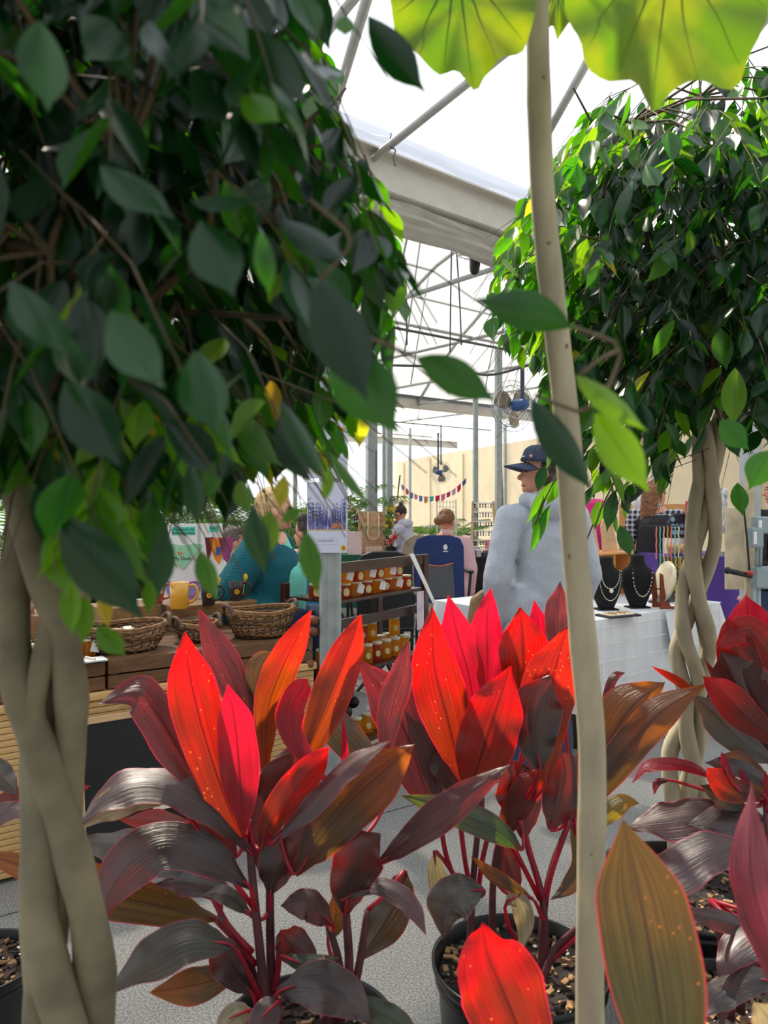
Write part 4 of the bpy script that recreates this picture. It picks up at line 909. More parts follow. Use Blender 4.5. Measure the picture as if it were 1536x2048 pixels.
q = P(710, 1000, 9.05); q.z = .801; o = MB().prism([(-.08, 0), (.08, 0), (.075, .27), (-.085, .28)], .004).build('flyer', mat('pink_flyer', (232,206,206), .6, 0, 30, .08)); o.location = q; tag(o, 'pale pink flyer propped on the green table', 'flyer')
# flowers
def blooms(label, c, rx, ry, rz2, n, cols, seed, z0=None):
    t = thing('flower_display', label, 'flowers', c, 0); rn = random.Random(seed)
    for ci, cm in enumerate(cols):
        b = MB()
        for i in range(n):
            p_ = (rn.uniform(-1, 1)*rx, rn.uniform(-1, 1)*ry, rn.uniform(-1, 1)*rz2); s = rn.uniform(.012, .026)
            for k in range(5): b.ball((p_[0]+s*math.cos(k*1.256), p_[1]-.004, p_[2]+s*math.sin(k*1.256)), (s*.62, s*.3, s*.62), 5, 4)
        o = b.build('blossoms', cm, t); o['kind'] = 'stuff'
    b = MB()
    for i in range(26): b.tube([(0, 0, -rz2-.02), (rn.uniform(-1, 1)*rx, rn.uniform(-1, 1)*ry, rn.uniform(-1, 1)*rz2)], .003, 4)
    b.build('stems', mat('stem_green', (60,110,50), .7), t); MB().lathe([(.05, -rz2-.09), (.065, -rz2)], n=14).build('vase', M_BLACK, t); return t
FM = {k: mat('petal_'+k, v, .7, 0, 30, .2) for k, v in dict(cream=(240,224,180), plum=(110,50,110), yellow=(240,214,60), violet=(150,120,220), red=(214,36,44), leaf=(80,130,50)).items()}
q = P(716, 1000, 9.45); q.z = 1.22; blooms('cream and plum flower bunch beside the lavender poster', q, .11, .06, .26, 16, [FM['cream'], FM['plum'], FM['leaf']], 1)
q = P(778, 1018, 9.35); q.z = 1.22; blooms('yellow flower column beside the wooden peg board', q, .05, .05, .26, 14, [FM['yellow'], FM['leaf']], 2)
q = P(791, 1012, 9.55); q.z = 1.22; blooms('violet flower column behind the yellow one', q, .05, .04, .24, 14, [FM['violet']], 3)
q = P(783, 1060, 9.05); q.z = .99; blooms('small red and white flower bunch on the green table', q, .05, .05, .09, 9, [FM['red'], M_WHITE, FM['leaf']], 4)
# stone slab and wood block left of the curly-haired person
q = Vector((-1.45, 7.1, 0)); table('cream-clothed table under the grey stone slab', q-Vector((.2, 0, 0)), .9, .5, .95, .1, M_CREAM, .5)
o = MB().prism([(-.10, 0), (.10, 0), (.115, .06), (.09, .20), (-.06, .20), (-.10, .02)], .03).build('stone_slab', mat('grey_marble', (130,134,140), .5, 0, 18, .4, .2)); o.location = P(460, 1000, 7.2); o.location.z = 1.125-.17; tag(o, 'grey marbled slab standing on the cream table', 'slab')
o = MB().prism([(-.05, 0), (.05, 0), (.045, .15), (-.05, .16)], .05).build('wood_block', M_LIGHTW); o.location = P(430, 1000, 7.25); o.location.z = .955; tag(o, 'pale wooden block beside the grey slab', 'block')
# things on the black table
rn = random.Random(4)
for i, (px, D, w_, h_, c) in enumerate(((925, 8.9, .05, .2, (226,170,176)), (936, 8.85, .06, .22, (96,112,132)), (950, 8.95, .12, .1, (236,236,240)), (975, 8.75, .05, .19, (236,150,160)), (982, 8.9, .06, .17, (226,226,236)), (958, 8.7, .05, .08, (220,200,210)), (968, 8.68, .04, .05, (60,70,90)), (985, 8.7, .09, .05, (240,226,170)))):
    o = MB().box((0, 0, h_/2), (w_, .06, h_)).box((0, -.001, h_*.86), (w_*1.04, .064, h_*.05)).build('gift_box', mat('box_%d%d%d' % c, c, .6, 0, 20, .15), bevel=.004); q = P(px, 1000, D); q.z = .802; o.location = q; o.rotation_euler = (0, 0, rn.uniform(-.4, .4))
    tag(o, ['pink', 'slate blue', 'low white', 'coral pink', 'tall off-white', 'small lilac', 'tiny dark', 'low cream'][i]+' box on the black table under the sunglasses ladder', 'box')
# purple stall, bag, bowl
table('high purple-clothed table beyond the braided tree', P(1345, 1000, 6.3)-UP*CZ, .75, .6, .98, .15, M_PURP, .92)
q = P(1360, 1000, 6.6); q.z = .985
t = thing('patterned_bag', 'blue and black dotted bag on the purple table', 'bag', q, .1)
MB().prism([(-.10, 0), (.10, 0), (.115, .12), (.05, .20), (-.06, .20), (-.115, .12)], .07, Matrix.Translation((0, 0, .14))).build('bag_body', mat('black_print', (36,42,54), .7), t, bevel=.01)
for i in range(11): MB().ball((-.08+.04*(i % 5), -.034, .18+.055*(i//5)), (.020, .004, .020), 12, 6).build('blue_dot', mat('pale_blue_print', (136,168,192), .7), t)
MB().box((0, 0, .065), (.26, .1, .13)).build('box_stand', M_WHITE, t)
q = P(1352, 1000, 6.42); q.z = .984; o = MB().lathe([(.04, 0), (.075, .05), (.08, .09), (.07, .09), (.04, .02)], n=20).build('patterned_bowl', mat('leopard_tan', (206,170,120), .5, 0, 40, .5), smooth=True); o.location = q; tag(o, 'tan speckled bowl on the purple table', 'bowl')
for px, c, lb in ((1386, (214,60,110), 'pink and white print cloth hanging seen through the braided trunk'), (1441, (236,234,240), 'white and navy cloth hanging right of the braided trunk')):
    o = MB().grid(lambda a, b: (.12*(a-.5), .02*math.sin(a*9), .38*b), 10, 4).build('hanging_cloth', mat('print_%d' % px, c, .8, 0, 30, .7), smooth=True); o.modifiers.new('s', 'SOLIDIFY').thickness = .004
    q = P(px, 1000, 6.5); q.z = 1.05 if px < 1400 else 1.16; o.location = q; tag(o, lb, 'cloth')
# mannequin heads / pink top on the stall behind the hoodie
q = P(1187, 1000, 6.8); t = thing('dress_form', 'hot pink top on a dark form behind the pale trunk', 'dress form', (q.x, q.y, 0), 0)
MB().lathe([(.12, 1.0), (.15, 1.2), (.17, 1.38), (.06, 1.45)], n=20, sy=.6).build('pink_top', mat('hot_pink', (220,40,130), .8), t, smooth=True); MB().tube([(0, 0, 0), (0, 0, 1.0)], .015, 8).build('stand_pole', M_BLACK, t); MB().lathe([(.15, 0), (.15, .02)], n=20).build('stand_base', M_BLACK, t)
q = P(1279, 1000, 7.6); t = thing('mannequin_head', 'white faceless mannequin head left of the long-haired person', 'mannequin', (q.x, q.y, 0), 0)
MB().lathe([(.12, 0), (.12, .02), (.015, .03), (.015, 1.22)], n=16).build('stand', M_WHITE, t); MB().lathe([(.06, 1.22), (.035, 1.27), (.035, 1.32), (.07, 1.38), (.075, 1.44), (.05, 1.49), (.01, 1.51)], n=18).build('head', M_WHITE, t, smooth=True)
for px, lb in ((1262, 'leaning orange wooden panel left of the mannequin head'), (1348, 'leaning orange wooden panel behind the dotted bag')):
    q = P(px, 1000, 7.9); o = MB().box((0, 0, .70), (.24, .03, 1.40)).build('easel_backdrop', M_ORW, bevel=.004); o.location = (q.x, q.y, 0); tag(o, lb, 'panel')
# beam, meter boxes and conduit at the right
M_PLY = mat('weathered_plywood', (206,190,160), .8, 0, 9, .3, .2); M_EBOX = mat('grey_enamel', (150,164,168), .45, .1, 6, .06)
o = MB().box((0, 0, 0), (.110, .03, .50)).build('plywood_panel', M_PLY, bevel=.003); q = P(1469, 1097, 4.75); o.location = q; tag(o, 'weathered plywood board fixed beside the meter boxes', 'board')
t = thing('utility_post', 'grey square upright carrying the electrical boxes at the right edge', 'post', (P(1500, 1000, 4.9).x, 4.9, 0), 0)
MB().box((0, 0, 1.7), (.10, .08, 3.4)).build('post_shaft', mat('painted_post', (178,186,188), .6, 0, 8, .1), t, bevel=.004)
MB().box((-.03, -.055, 1.15), (.05, .025, .9)).build('backing_board', M_PLY, t); MB().box((-.10, -.02, 1.1), (.18, .02, .03)).build('bracket', M_STEEL, t)
for i, (px, py, w_, h_, lb) in enumerate(((1510, 1075, 26, 40, 'small grey switch box with a white label, lower of the upper pair'), (1521, 1050, 30, 34, 'grey electrical box highest at the right edge'), (1524, 1155, 38, 44, 'large blank grey junction box below the switches'))):
    q = P(px, py, 4.68+.03*i); W = w_/F*4.7; Hh = h_/F*4.7
    t = thing('electrical_box', lb, 'electrical box', q, 0); MB().box((0, 0, 0), (W, .06, Hh)).build('case', M_EBOX, t, bevel=.005); MB().box((0, -.034, 0), (W*.88, .008, Hh*.88)).build('cover', M_EBOX, t, bevel=.003)
    if i < 2: MB().box((-W*.22, -.040, 0), (W*.22, .002, Hh*.6)).build('label', M_WHITE, t)
for px, y0, y1 in ((1513, 1095, 1133), (1521, 1095, 1133), (1508, 1178, 1420), (1518, 1178, 1420)):
    o = MB().tube([P(px, y0, 4.72), P(px, y1, 4.72)], .011, 8).build('conduit', M_EBOX, smooth=True); tag(o, kind='structure')
o = MB().tube(crv([P(1487, 1010, 4.66), P(1494, 1080, 4.64), P(1499, 1140, 4.66)], 10), .006, 6).build('black_cable', M_BLACK, smooth=True); tag(o, 'thin black cable hanging beside the meter boxes', 'cable')
o = MB().tube([P(1455, 1141, 4.62), P(1502, 1152, 4.66)], .016, 8).ball(P(1455, 1141, 4.62), .022).build('hose_tap', M_BLACK, smooth=True); tag(o, 'black hose stub with pale end below the meter boxes', 'hose')
o = MB().ball(P(1500, 1146, 4.63), (.022, .015, .014), 10, 6).build('red_valve', mat('red_plastic', (200,40,40), .4), smooth=True); tag(o, 'small red valve knob left of the big grey box', 'valve')
# wooden bottle stack at the post
for i, (px, py) in enumerate(((627, 1262), (628, 1240), (622, 1328))):
    o = MB().capsule(P(px-3, py, 3.66), P(px+4, py+2, 3.72), .022, .022).build('wooden_bead', mat('brown_bead', (128,76,50), .5, 0, 20, .2), smooth=True); tag(o, ['big brown wooden bead hanging beside the post, middle one', 'big brown wooden bead hanging beside the post, top one', 'brown wooden knob at the counter corner'][i], 'bead')
# ---- palms behind the stalls
M_PALM = mat('palm_green', (46,92,30), .5, 0, 20, .35, trans=((120,176,40), .35)); M_TERR = mat('black_nursery_pot', (24,26,28), .35, 0, 10, .2)
def palm_proto(seed, n=18, L=.9):
    t = thing('potted_palm', 'x', 'palm', (0,0,-60), 0, 'potted palms along the back'); rn = random.Random(seed)
    MB().lathe([(.12, 0), (.15, .28), (.16, .30), (.15, .30), (.14, .27)], n=20).build('pot', M_TERR, t)
    for i in range(n):
        a = 2*PI*i/n*2.4+rn.uniform(-.2, .2); el = rn.uniform(.5, 1.35); ln = L*rn.uniform(.75, 1.1); mb = MB()
        d = Vector((math.cos(a)*math.cos(el), math.sin(a)*math.cos(el), math.sin(el)))
        def sp2(u): return Vector((0,0,.28))+d*ln*u+Vector((math.cos(a), math.sin(a), 0))*ln*.35*u*u-UP*ln*.42*u**2.6
        mb.tube([sp2(k/7) for k in range(8)], [.008*(1-k/8) for k in range(8)], 4)
        for k in range(3, 20):
            u = k/20; p0 = sp2(u); tn = (sp2(min(1, u+.05))-sp2(u-.05)).normalized(); sd = tn.cross(UP).normalized()
            for s in (-1, 1):
                l2 = .30*math.sin(PI*(u*.8+.15))*ln; e = p0+(sd*s*.8+tn*.75-UP*.25)*l2; m_ = (p0+e)/2+UP*.02; w2 = tn*.010
                mb.add([p0-w2*.4, m_-w2, e, m_+w2], [(0,1,2,3)])
        mb.build('frond', M_PALM, t, smooth=True)
    return t
pa = palm_proto(1); pb = palm_proto(2, 16, 1.05); rn = random.Random(9); pos = []
for i in range(11): pos.append((60+i*56, 10.2+1.6*(i % 2)+.3*rn.random(), 1.55+.3*rn.random(), 'left'))
for i in range(6): pos.append((818+i*13, 11.4+1.4*(i % 2)+.3*rn.random(), 1.12+.1*(i % 2), 'wall'))
for i in range(3): pos.append((700+i*30, 12.5, 1.3, 'post'))
seen = set()
for i, (px, D, s, wh) in enumerate(pos):
    pr = pa if i % 2 else pb; q = P(px, 1000, D)-UP*CZ; lb = {'left': 'tall potted palm in the row behind the left tree', 'wall': 'bushy potted palm against the beige wall', 'post': 'potted palm behind the flower display'}[wh]
    if pr.name in seen: r = dup(pr, q, rn.uniform(0, 6), lb, s)
    else: seen.add(pr.name); r = pr; r.location = q; r['label'] = lb; r.scale = (s, s, s)
    r['group'] = {'left': 'palms behind the left tree', 'wall': 'palms against the wall', 'post': 'palms behind the flowers'}[wh]
# ================================================================ FOREGROUND PLANTS
def leafmat(name, base, edge, t0, t1, tf=.68, rough=.33, streak=.55, spots=True, olive=None):
    """cordyline blade: dark gloss in reflection; the light that passes through goes from t0 (base) to t1 (tip)"""
    m = bpy.data.materials.new(name); t, N, L = nodes_of(m); out = N('OutputMaterial'); b = N('BsdfPrincipled')
    b.inputs['Roughness'].default_value = rough; b.inputs['Specular IOR Level'].default_value = .8; b.inputs['Coat Weight'].default_value = 1; b.inputs['Coat Roughness'].default_value = .37
    uv = N('UVMap'); s_ = N('SeparateXYZ'); L(uv.outputs[0], s_.inputs[0])
    mp = N('Mapping'); mp.inputs['Scale'].default_value = (26, 1.6, 1); L(uv.outputs[0], mp.inputs[0]); nz = N('TexNoise'); nz.inputs['Scale'].default_value = 1; nz.inputs['Detail'].default_value = 5; 
    oi = N('ObjectInfo'); L(mp.outputs[0], nz.inputs['Vector'])
    ad = N('VectorMath', operation='ADD'); cmb = N('CombineXYZ'); ml = N('Math', operation='MULTIPLY'); ml.inputs[1].default_value = 50; L(oi.outputs['Random'], ml.inputs[0]); L(ml.outputs[0], cmb.inputs[2]); L(mp.outputs[0], ad.inputs[0]); L(cmb.outputs[0], ad.inputs[1]); L(ad.outputs[0], nz.inputs['Vector'])
    n2 = N('TexNoise'); n2.inputs['Scale'].default_value = 3.0; n2.inputs['Detail'].default_value = 2; ad2 = N('VectorMath', operation='ADD'); L(uv.outputs[0], ad2.inputs[0]); L(cmb.outputs[0], ad2.inputs[1]); L(ad2.outputs[0], n2.inputs['Vector'])
    # edge factor |u-.5|*2
    e1 = N('Math', operation='SUBTRACT'); e1.inputs[1].default_value = .5; L(s_.outputs['X'], e1.inputs[0]); e2 = N('Math', operation='ABSOLUTE'); L(e1.outputs[0], e2.inputs[0])
    em = N('MapRange'); em.inputs['From Min'].default_value = .475; em.inputs['From Max'].default_value = .495; L(e2.outputs[0], em.inputs[0])
    mid = N('MapRange'); mid.inputs['From Min'].default_value = .012; mid.inputs['From Max'].default_value = .03; L(e2.outputs[0], mid.inputs[0])
    st = N('MapRange'); st.inputs['From Min'].default_value = .38; st.inputs['From Max'].default_value = .62; L(nz.outputs[0], st.inputs[0])
    c1 = N('Mix', data_type='RGBA'); c1.inputs[6].default_value = lin(base); c1.inputs[7].default_value = tuple(v*.45 for v in lin(base)[:3])+(1,); L(st.outputs[0], c1.inputs[0])
    c2 = N('Mix', data_type='RGBA'); L(em.outputs[0], c2.inputs[0]); L(c1.outputs[2], c2.inputs[6]); c2.inputs[7].default_value = lin(edge); L(c2.outputs[2], b.inputs['Base Color'])
    # transmitted colour
    g = N('Math', operation='ADD'); g2 = N('Math', operation='MULTIPLY'); g2.inputs[1].default_value = 1.0; L(n2.outputs[0], g2.inputs[0]); g3 = N('Math', operation='SUBTRACT'); g3.inputs[1].default_value = .5; L(g2.outputs[0], g3.inputs[0]); L(s_.outputs['Y'], g.inputs[0]); L(g3.outputs[0], g.inputs[1])
    gm = N('MapRange', interpolation_type='SMOOTHSTEP'); gm.inputs['From Min'].default_value = .25; gm.inputs['From Max'].default_value = .8; L(g.outputs[0], gm.inputs[0])
    c3 = N('Mix', data_type='RGBA'); L(gm.outputs[0], c3.inputs[0]); c3.inputs[6].default_value = lin(t0); c3.inputs[7].default_value = lin(t1)
    c4 = N('Mix', data_type='RGBA', blend_type='MULTIPLY'); c4.inputs[0].default_value = streak; dk = N('Mix', data_type='RGBA'); dk.inputs[6].default_value = (1,1,1,1); dk.inputs[7].default_value = (.5,.2,.15,1); L(st.outputs[0], dk.inputs[0]); L(c3.outputs[2], c4.inputs[6]); L(dk.outputs[2], c4.inputs[7])
    c6 = N('Mix', data_type='RGBA'); L(em.outputs[0], c6.inputs[0]); L(c4.outputs[2], c6.inputs[6]); c6.inputs[7].default_value = lin((255,30,70))
    c5 = N('Mix', data_type='RGBA', blend_type='MULTIPLY'); c5.inputs[0].default_value = 1; md = N('Mix', data_type='RGBA'); L(mid.outputs[0], md.inputs[0]); md.inputs[6].default_value = (.45,.3,.3,1); md.inputs[7].default_value = (1,1,1,1); L(c6.outputs[2], c5.inputs[6]); L(md.outputs[2], c5.inputs[7])
    last = c5.outputs[2]
    if spots:
        vo = N('TexVoronoi'); vo.inputs['Scale'].default_value = 1; mv = N('Mapping'); mv.inputs['Scale'].default_value = (9, 26, 1); L(ad2.outputs[0], mv.inputs[0]); L(mv.outputs[0], vo.inputs['Vector'])
        lt = N('Math', operation='LESS_THAN'); lt.inputs[1].default_value = .13; L(vo.outputs['Distance'], lt.inputs[0]); n3 = N('Math', operation='GREATER_THAN'); n3.inputs[1].default_value = .55; L(n2.outputs[0], n3.inputs[0]); mm = N('Math', operation='MULTIPLY'); L(lt.outputs[0], mm.inputs[0]); L(n3.outputs[0], mm.inputs[1])
        c7 = N('Mix', data_type='RGBA'); L(mm.outputs[0], c7.inputs[0]); L(last, c7.inputs[6]); c7.inputs[7].default_value = lin((255,150,60)); last = c7.outputs[2]
    tr = N('BsdfTranslucent'); L(last, tr.inputs[0])
    bp = N('Bump'); bp.inputs['Strength'].default_value = .9; bp.inputs['Distance'].default_value = .004; L(nz.outputs[0], bp.inputs['Height']); L(bp.outputs[0], b.inputs['Normal'])
    ms = N('MixShader'); ms.inputs[0].default_value = tf; L(b.outputs[0], ms.inputs[1]); L(tr.outputs[0], ms.inputs[2]); L(ms.outputs[0], out.inputs[0])
    MATS[name] = m; return m
LM = dict(
 red=leafmat('cordyline_red', (76,14,22), (230,30,60), (168,48,8), (250,12,14)),
 pink=leafmat('cordyline_pink', (130,30,60), (236,60,110), (190,14,40), (250,10,58), streak=.35, spots=False),
 orange=leafmat('cordyline_orange', (60,22,20), (226,40,50), (180,74,6), (246,42,10)),
 olive=leafmat('cordyline_olive', (34,26,18), (200,40,60), (130,96,10), (220,130,16), tf=.58),
 dark=leafmat('cordyline_dark', (22,12,14), (150,30,60), (90,16,14), (170,36,20), tf=.34, rough=.30, spots=False),
 mauve=leafmat('cordyline_mauve', (62,40,46), (190,60,90), (120,30,34), (190,50,60), tf=.38, rough=.36, streak=.7),
 grey=leafmat('cordyline_grey_green', (52,52,46), (170,80,100), (84,80,40), (150,110,60), tf=.35, rough=.36, streak=.7),
 green=leafmat('cordyline_green', (40,58,40), (120,60,60), (70,110,20), (130,150,30), tf=.45, rough=.36),
 yellow=leafmat('cordyline_yellow', (110,110,34), (230,50,50), (170,170,20), (240,180,30), tf=.55),
 rose=leafmat('cordyline_rose', (150,76,92), (190,50,80), (130,30,40), (200,40,80), tf=.30, spots=False),
 deep=leafmat('cordyline_deep_olive', (72,66,34), (170,50,60), (90,84,14), (150,110,16), tf=.42, rough=.4),
 cream=leafmat('cordyline_dried_and_sunlit', (170,160,130), (160,110,100), (190,180,120), (210,190,130), tf=.4, rough=.5, spots=False))  # cream serves dried leaves and the painted sun on one folded blade
M_STEM = mat('cordyline_stem', (150,26,50), .4, 0, 20, .35, trans=((255,20,50), .25), coat=.1); M_STEMD = mat('cordyline_cane', (86,44,50), .5, 0, 30, .4, .2)
M_SOIL = mat('potting_soil', (40,32,28), .95, 0, 90, .7, .9)
CHIPM = [mat('bark_chip_dark', (60,44,34), .9, 0, 40, .5), mat('bark_chip_tan', (150,116,80), .9, 0, 40, .4), mat('perlite', (226,224,214), .9)]
def potted(label, x, y, R, H, name='cordyline', cat='plant', group=None, seed=1):
    t = thing(name, label, cat, (x, y, 0), 0, group)
    mb = MB(); Ri = R*.82
    mb.lathe([(Ri, 0), (Ri+.004, .004), (R*.93, H*.84), (R*.935, H*.85), (R*.97, H*.86), (R*.975, H*.93), (R*.955, H*.935), (R*.955, H*.95), (R, H*.955), (R*1.005, H), (R*.985, H+.002), (R*.97, H*.99), (R*.93, H*.90), (R*.9, H*.80)], n=56)
    mb.build('pot', M_TERR, t, smooth=True)
    rn = random.Random(seed)
    def so(a, b):
        th = 2*PI*a; r = R*.92*b; h = .010*noise.noise(Vector((r*40*math.cos(th), r*40*math.sin(th), seed)))
        return (r*math.cos(th), r*math.sin(th), H*.88+h+.01*(1-b))
    MB().grid(so, 40, 14).build('soil', M_SOIL, t, smooth=True)
    for k, cm in enumerate(CHIPM):
        mb = MB()
        for i in range((150, 110, 40)[k]):
            a = rn.uniform(0, 2*PI); r = R*.9*math.sqrt(rn.random()); s = rn.uniform(.004, .013)*(1 if k < 2 else .4)
            M = Matrix.Rotation(rn.uniform(0, 6), 3, 'Z') @ Matrix.Rotation(rn.uniform(-.5, .5), 3, 'X'); mb.box((r*math.cos(a), r*math.sin(a), H*.88+.010), (s*2, s, s*.6), M=M)
        o = mb.build('bark_mulch', cm, t); o['kind'] = 'stuff'
    return t
CAM = Vector((0, 0, CZ))
def blade(plant, pts, hw, D0, D1, kind, roll=0, fold=.30, wav=.085, petal=None, stem=None, nseg=22, label=None, p0=.55, bulge=0, roll1=None, tipk=1.0, rag=0):
    """one leaf from its base to its tip; hw = half width in photo pixels at its own distance"""
    n = len(pts); W = []
    for i, (px, py) in enumerate(pts):
        f = i/(n-1); W.append(P(px, py, D0+(D1-D0)*f+bulge*math.sin(PI*f)))
    c = crv(W, nseg); mb = MB(); mb.uv = []; NU = 10; prevS = None
    dx_ = c[-1].x-c[0].x; dz_ = c[-1].z-c[0].z
    if abs(dx_) > abs(dz_)*.75:          # spreading leaf: turn its upper face to the sky
        sg = -1 if dx_ > 0 else 1; roll = abs(roll)*sg
        if roll1 is not None: roll1 = abs(roll1)*sg
    for k, p in enumerate(c):
        v = k/nseg; T = (c[min(k+1, nseg)]-c[max(k-1, 0)]).normalized(); V = (p-CAM).normalized(); S = T.cross(V)
        if S.length < .05: S = prevS or Vector((1,0,0))
        S.normalize(); 
        if prevS is not None and S.dot(prevS) < 0: S = -S
        prevS = S.copy(); r_ = roll+((roll1 if roll1 is not None else roll)-roll)*v
        S = Matrix.Rotation(r_, 3, T) @ S; Nn = T.cross(S).normalized()
        w_ = hw*p.y/F/max(.55, math.cos(r_)); a = max(0, math.sin(PI*min(1, (v*.96+.02))**1.02))
        prof = a**.72
        if v > .72: prof = min(prof, ((1-v)/.28)**.95*math.sin(PI*.72)**.72*1.0+0)
        if v < .10: prof = max(prof*.8, .10)
        prof = max(prof, .012)*(1+.035*math.sin(v*13+hw))
        for j in range(NU+1):
            u = j/NU*2-1; wv = wav*w_*(math.sin(v*17+u*2+len(pts)+hw)+.6*math.sin(v*31+hw*3+u))*abs(u)**2
            mb.v.append(p+S*(u*w_*prof)+Nn*(-fold*w_*prof*(abs(u)-.35*u*u)+wv)); mb.uv.append((j/NU, v))
    for k in range(nseg):
        for j in range(NU): a = k*(NU+1)+j; mb.f.append((a, a+1, a+NU+2, a+NU+1))
    o = mb.build('leaf', LM[kind], plant, world=True, smooth=True, label=label)
    # petiole (sub-part) from the leaf base down to the stem
    if stem is not None:
        b = c[0]; s = stem; mdl = (b+s)/2+Vector((0, 0, -.012))
        d0 = (c[2]-c[0]).normalized()*min(.06, (b-s).length*.4)
        MB().tube(crv([s, mdl-d0*.15, b, b+d0*.8], 8), [.0055, .0055, .0052, .005, .0045, .004, .0032, .0025, .001], 7).build('petiole', M_STEM, o, world=True, smooth=True)
    return o
def canes(plant, lists, r=.0085, m=None, name='stem'):
    """stem polylines given as (px,py,D); returns the top of each"""
    tops = []
    for l in lists:
        w_ = [P(*q) if not isinstance(q, Vector) else q for q in l]; c = crv(w_, 14)
        MB().tube(c, [r*(1.25-.5*k/14) for k in range(15)], 8).build(name, m or M_STEMD, plant, world=True, smooth=True); tops.append(c)
    return tops
# ---- plant A: the large cordyline left of centre
PA = potted('large bronze and scarlet cordyline in a black pot left of centre', -.160, 1.64, .185, .33, seed=2)
def soilp(pl, dx, dy): return Vector((pl.location.x+dx, pl.location.y+dy, .29))
cA = canes(PA, [[soilp(PA, -.09, -.03), (528, 1990, 1.60), (505, 1760, 1.60), (497, 1640, 1.61)], [soilp(PA, -.05, .0), (545, 1980, 1.63), (540, 1760, 1.63), (548, 1600, 1.64)], [soilp(PA, -.10, .03), (500, 1930, 1.62), (440, 1830, 1.60)],
    [soilp(PA, .04, .05), (697, 1960, 1.68), (690, 1790, 1.68), (695, 1700, 1.68)], [soilp(PA, .06, .06), (712, 1960, 1.70), (735, 1820, 1.72)], [soilp(PA, .03, .06), (680, 1950, 1.70), (655, 1840, 1.72)]], .0095)
s1, s2, s3 = cA[0][-1], cA[1][-1], cA[2][-1]; s1m, s2m, s4 = cA[0][8], cA[1][8], cA[3][-1]
A = lambda *a, **k: blade(PA, *a, **k)
# far side first
A([(515,1500),(478,1390),(435,1295),(397,1219)], 33, 1.72, 1.74, 'mauve', stem=s2, roll=.35)
A([(528,1470),(517,1380),(525,1325),(560,1310)], 26, 1.74, 1.76, 'grey', stem=s2, roll=.1)
A([(530,1560),(534,1430),(560,1345),(592,1280),(623,1219)], 34, 1.68, 1.70, 'orange', stem=s2, roll=.15, fold=.4)
A([(585,1570),(632,1460),(668,1370),(700,1290),(722,1228)], 40, 1.68, 1.72, 'orange', stem=s2, roll=-.3, roll1=.1, fold=.5)
A([(590,1560),(640,1450),(670,1350),(700,1280),(712,1240)], 20, 1.74, 1.76, 'mauve', stem=s2, roll=.5)
A([(650,1560),(592,1480),(583,1420),(605,1375),(616,1357)], 28, 1.63, 1.66, 'pink', stem=s2, roll=.4, label='crimson curled young leaf')
A([(780,1580),(715,1500),(660,1440),(640,1415)], 36, 1.80, 1.83, 'grey', stem=s4, roll=.2)
A([(775,1520),(780,1440),(804,1350),(814,1284)], 27, 1.74, 1.78, 'mauve', stem=s4, roll=.5)
A([(692,1600),(690,1510),(686,1431)], 7, 1.70, 1.72, 'pink', stem=s4)
A([(545,1620),(565,1560),(600,1520),(650,1480)], 40, 1.74, 1.78, 'dark', stem=s2, roll=.2)
A([(420,1740),(330,1712),(240,1690),(150,1682)], 40, 1.66, 1.66, 'grey', stem=s3, roll=.7, roll1=.5, wav=.10)
A([(430,1700),(360,1660),(300,1640),(240,1640)], 26, 1.70, 1.72, 'orange', stem=s3, roll=.5)
A([(445,1640),(370,1520),(310,1420),(270,1383),(195,1408)], 42, 1.60, 1.56, 'mauve', stem=s1, roll=-.55, roll1=-.3, fold=.25, wav=.09, label='arching pale mauve leaf with a curled tip')
A([(487,1690),(440,1570),(400,1440),(377,1335),(370,1264)], 50, 1.58, 1.56, 'red', stem=s1, fold=.18, roll=.1, label='tallest scarlet leaf')
A([(487,1670),(480,1560),(470,1450),(456,1368)], 41, 1.565, 1.54, 'pink', stem=s1, fold=.25, roll=-.1, label='bright crimson young leaf')
A([(505,1710),(430,1625),(350,1575),(268,1568),(205,1600),(153,1655)], 36, 1.58, 1.50, 'mauve', stem=s1, roll=-.5, roll1=-.8, fold=.2, wav=.08)
A([(350,1600),(280,1590),(215,1612),(152,1660)], 32, 1.545, 1.50, 'cream', stem=s1m, roll=-.3, fold=.2, label='pale drooping fold of the mauve leaf, sunlight put into its colour')  # pale overlay paints the sun glancing off the folded leaf before it
A([(470,1715),(440,1660),(400,1610),(350,1590)], 38, 1.59, 1.56, 'dark', stem=s1, roll=.1)
A([(520,1700),(545,1640),(590,1580),(630,1530),(658,1492)], 34, 1.57, 1.55, 'red', stem=s1, fold=.4, roll=.15)
A([(590,1750),(650,1665),(710,1595),(775,1535),(829,1489)], 56, 1.60, 1.58, 'olive', stem=s2, fold=.2, roll=.1, label='broad olive leaf with red margins at right')
A([(540,1690),(620,1610),(700,1530),(785,1478)], 22, 1.54, 1.50, 'mauve', stem=s2, roll=.7, fold=.4)
A([(520,1740),(530,1650),(560,1560),(600,1500)], 42, 1.64, 1.66, 'dark', stem=s2, roll=.3)
A([(500,1775),(425,1715),(335,1688),(262,1725),(218,1790),(203,1851)], 50, 1.56, 1.46, 'dark', stem=s1m, roll=-.35, roll1=-.15, fold=.15, label='glossy black-bronze leaf arching down to the left')
A([(540,1790),(560,1730),(600,1690),(640,1640)], 48, 1.62, 1.62, 'dark', stem=s2m, roll=.3)
A([(435,1838),(330,1815),(200,1782),(80,1742),(-60,1700)], 45, 1.66, 1.60, 'olive', stem=s3, roll=.15, fold=.2, label='long olive-orange leaf reaching past the braided trunk')
A([(480,1800),(420,1770),(360,1760),(310,1770)], 26, 1.64, 1.62, 'dark', stem=s1m, roll=.5)
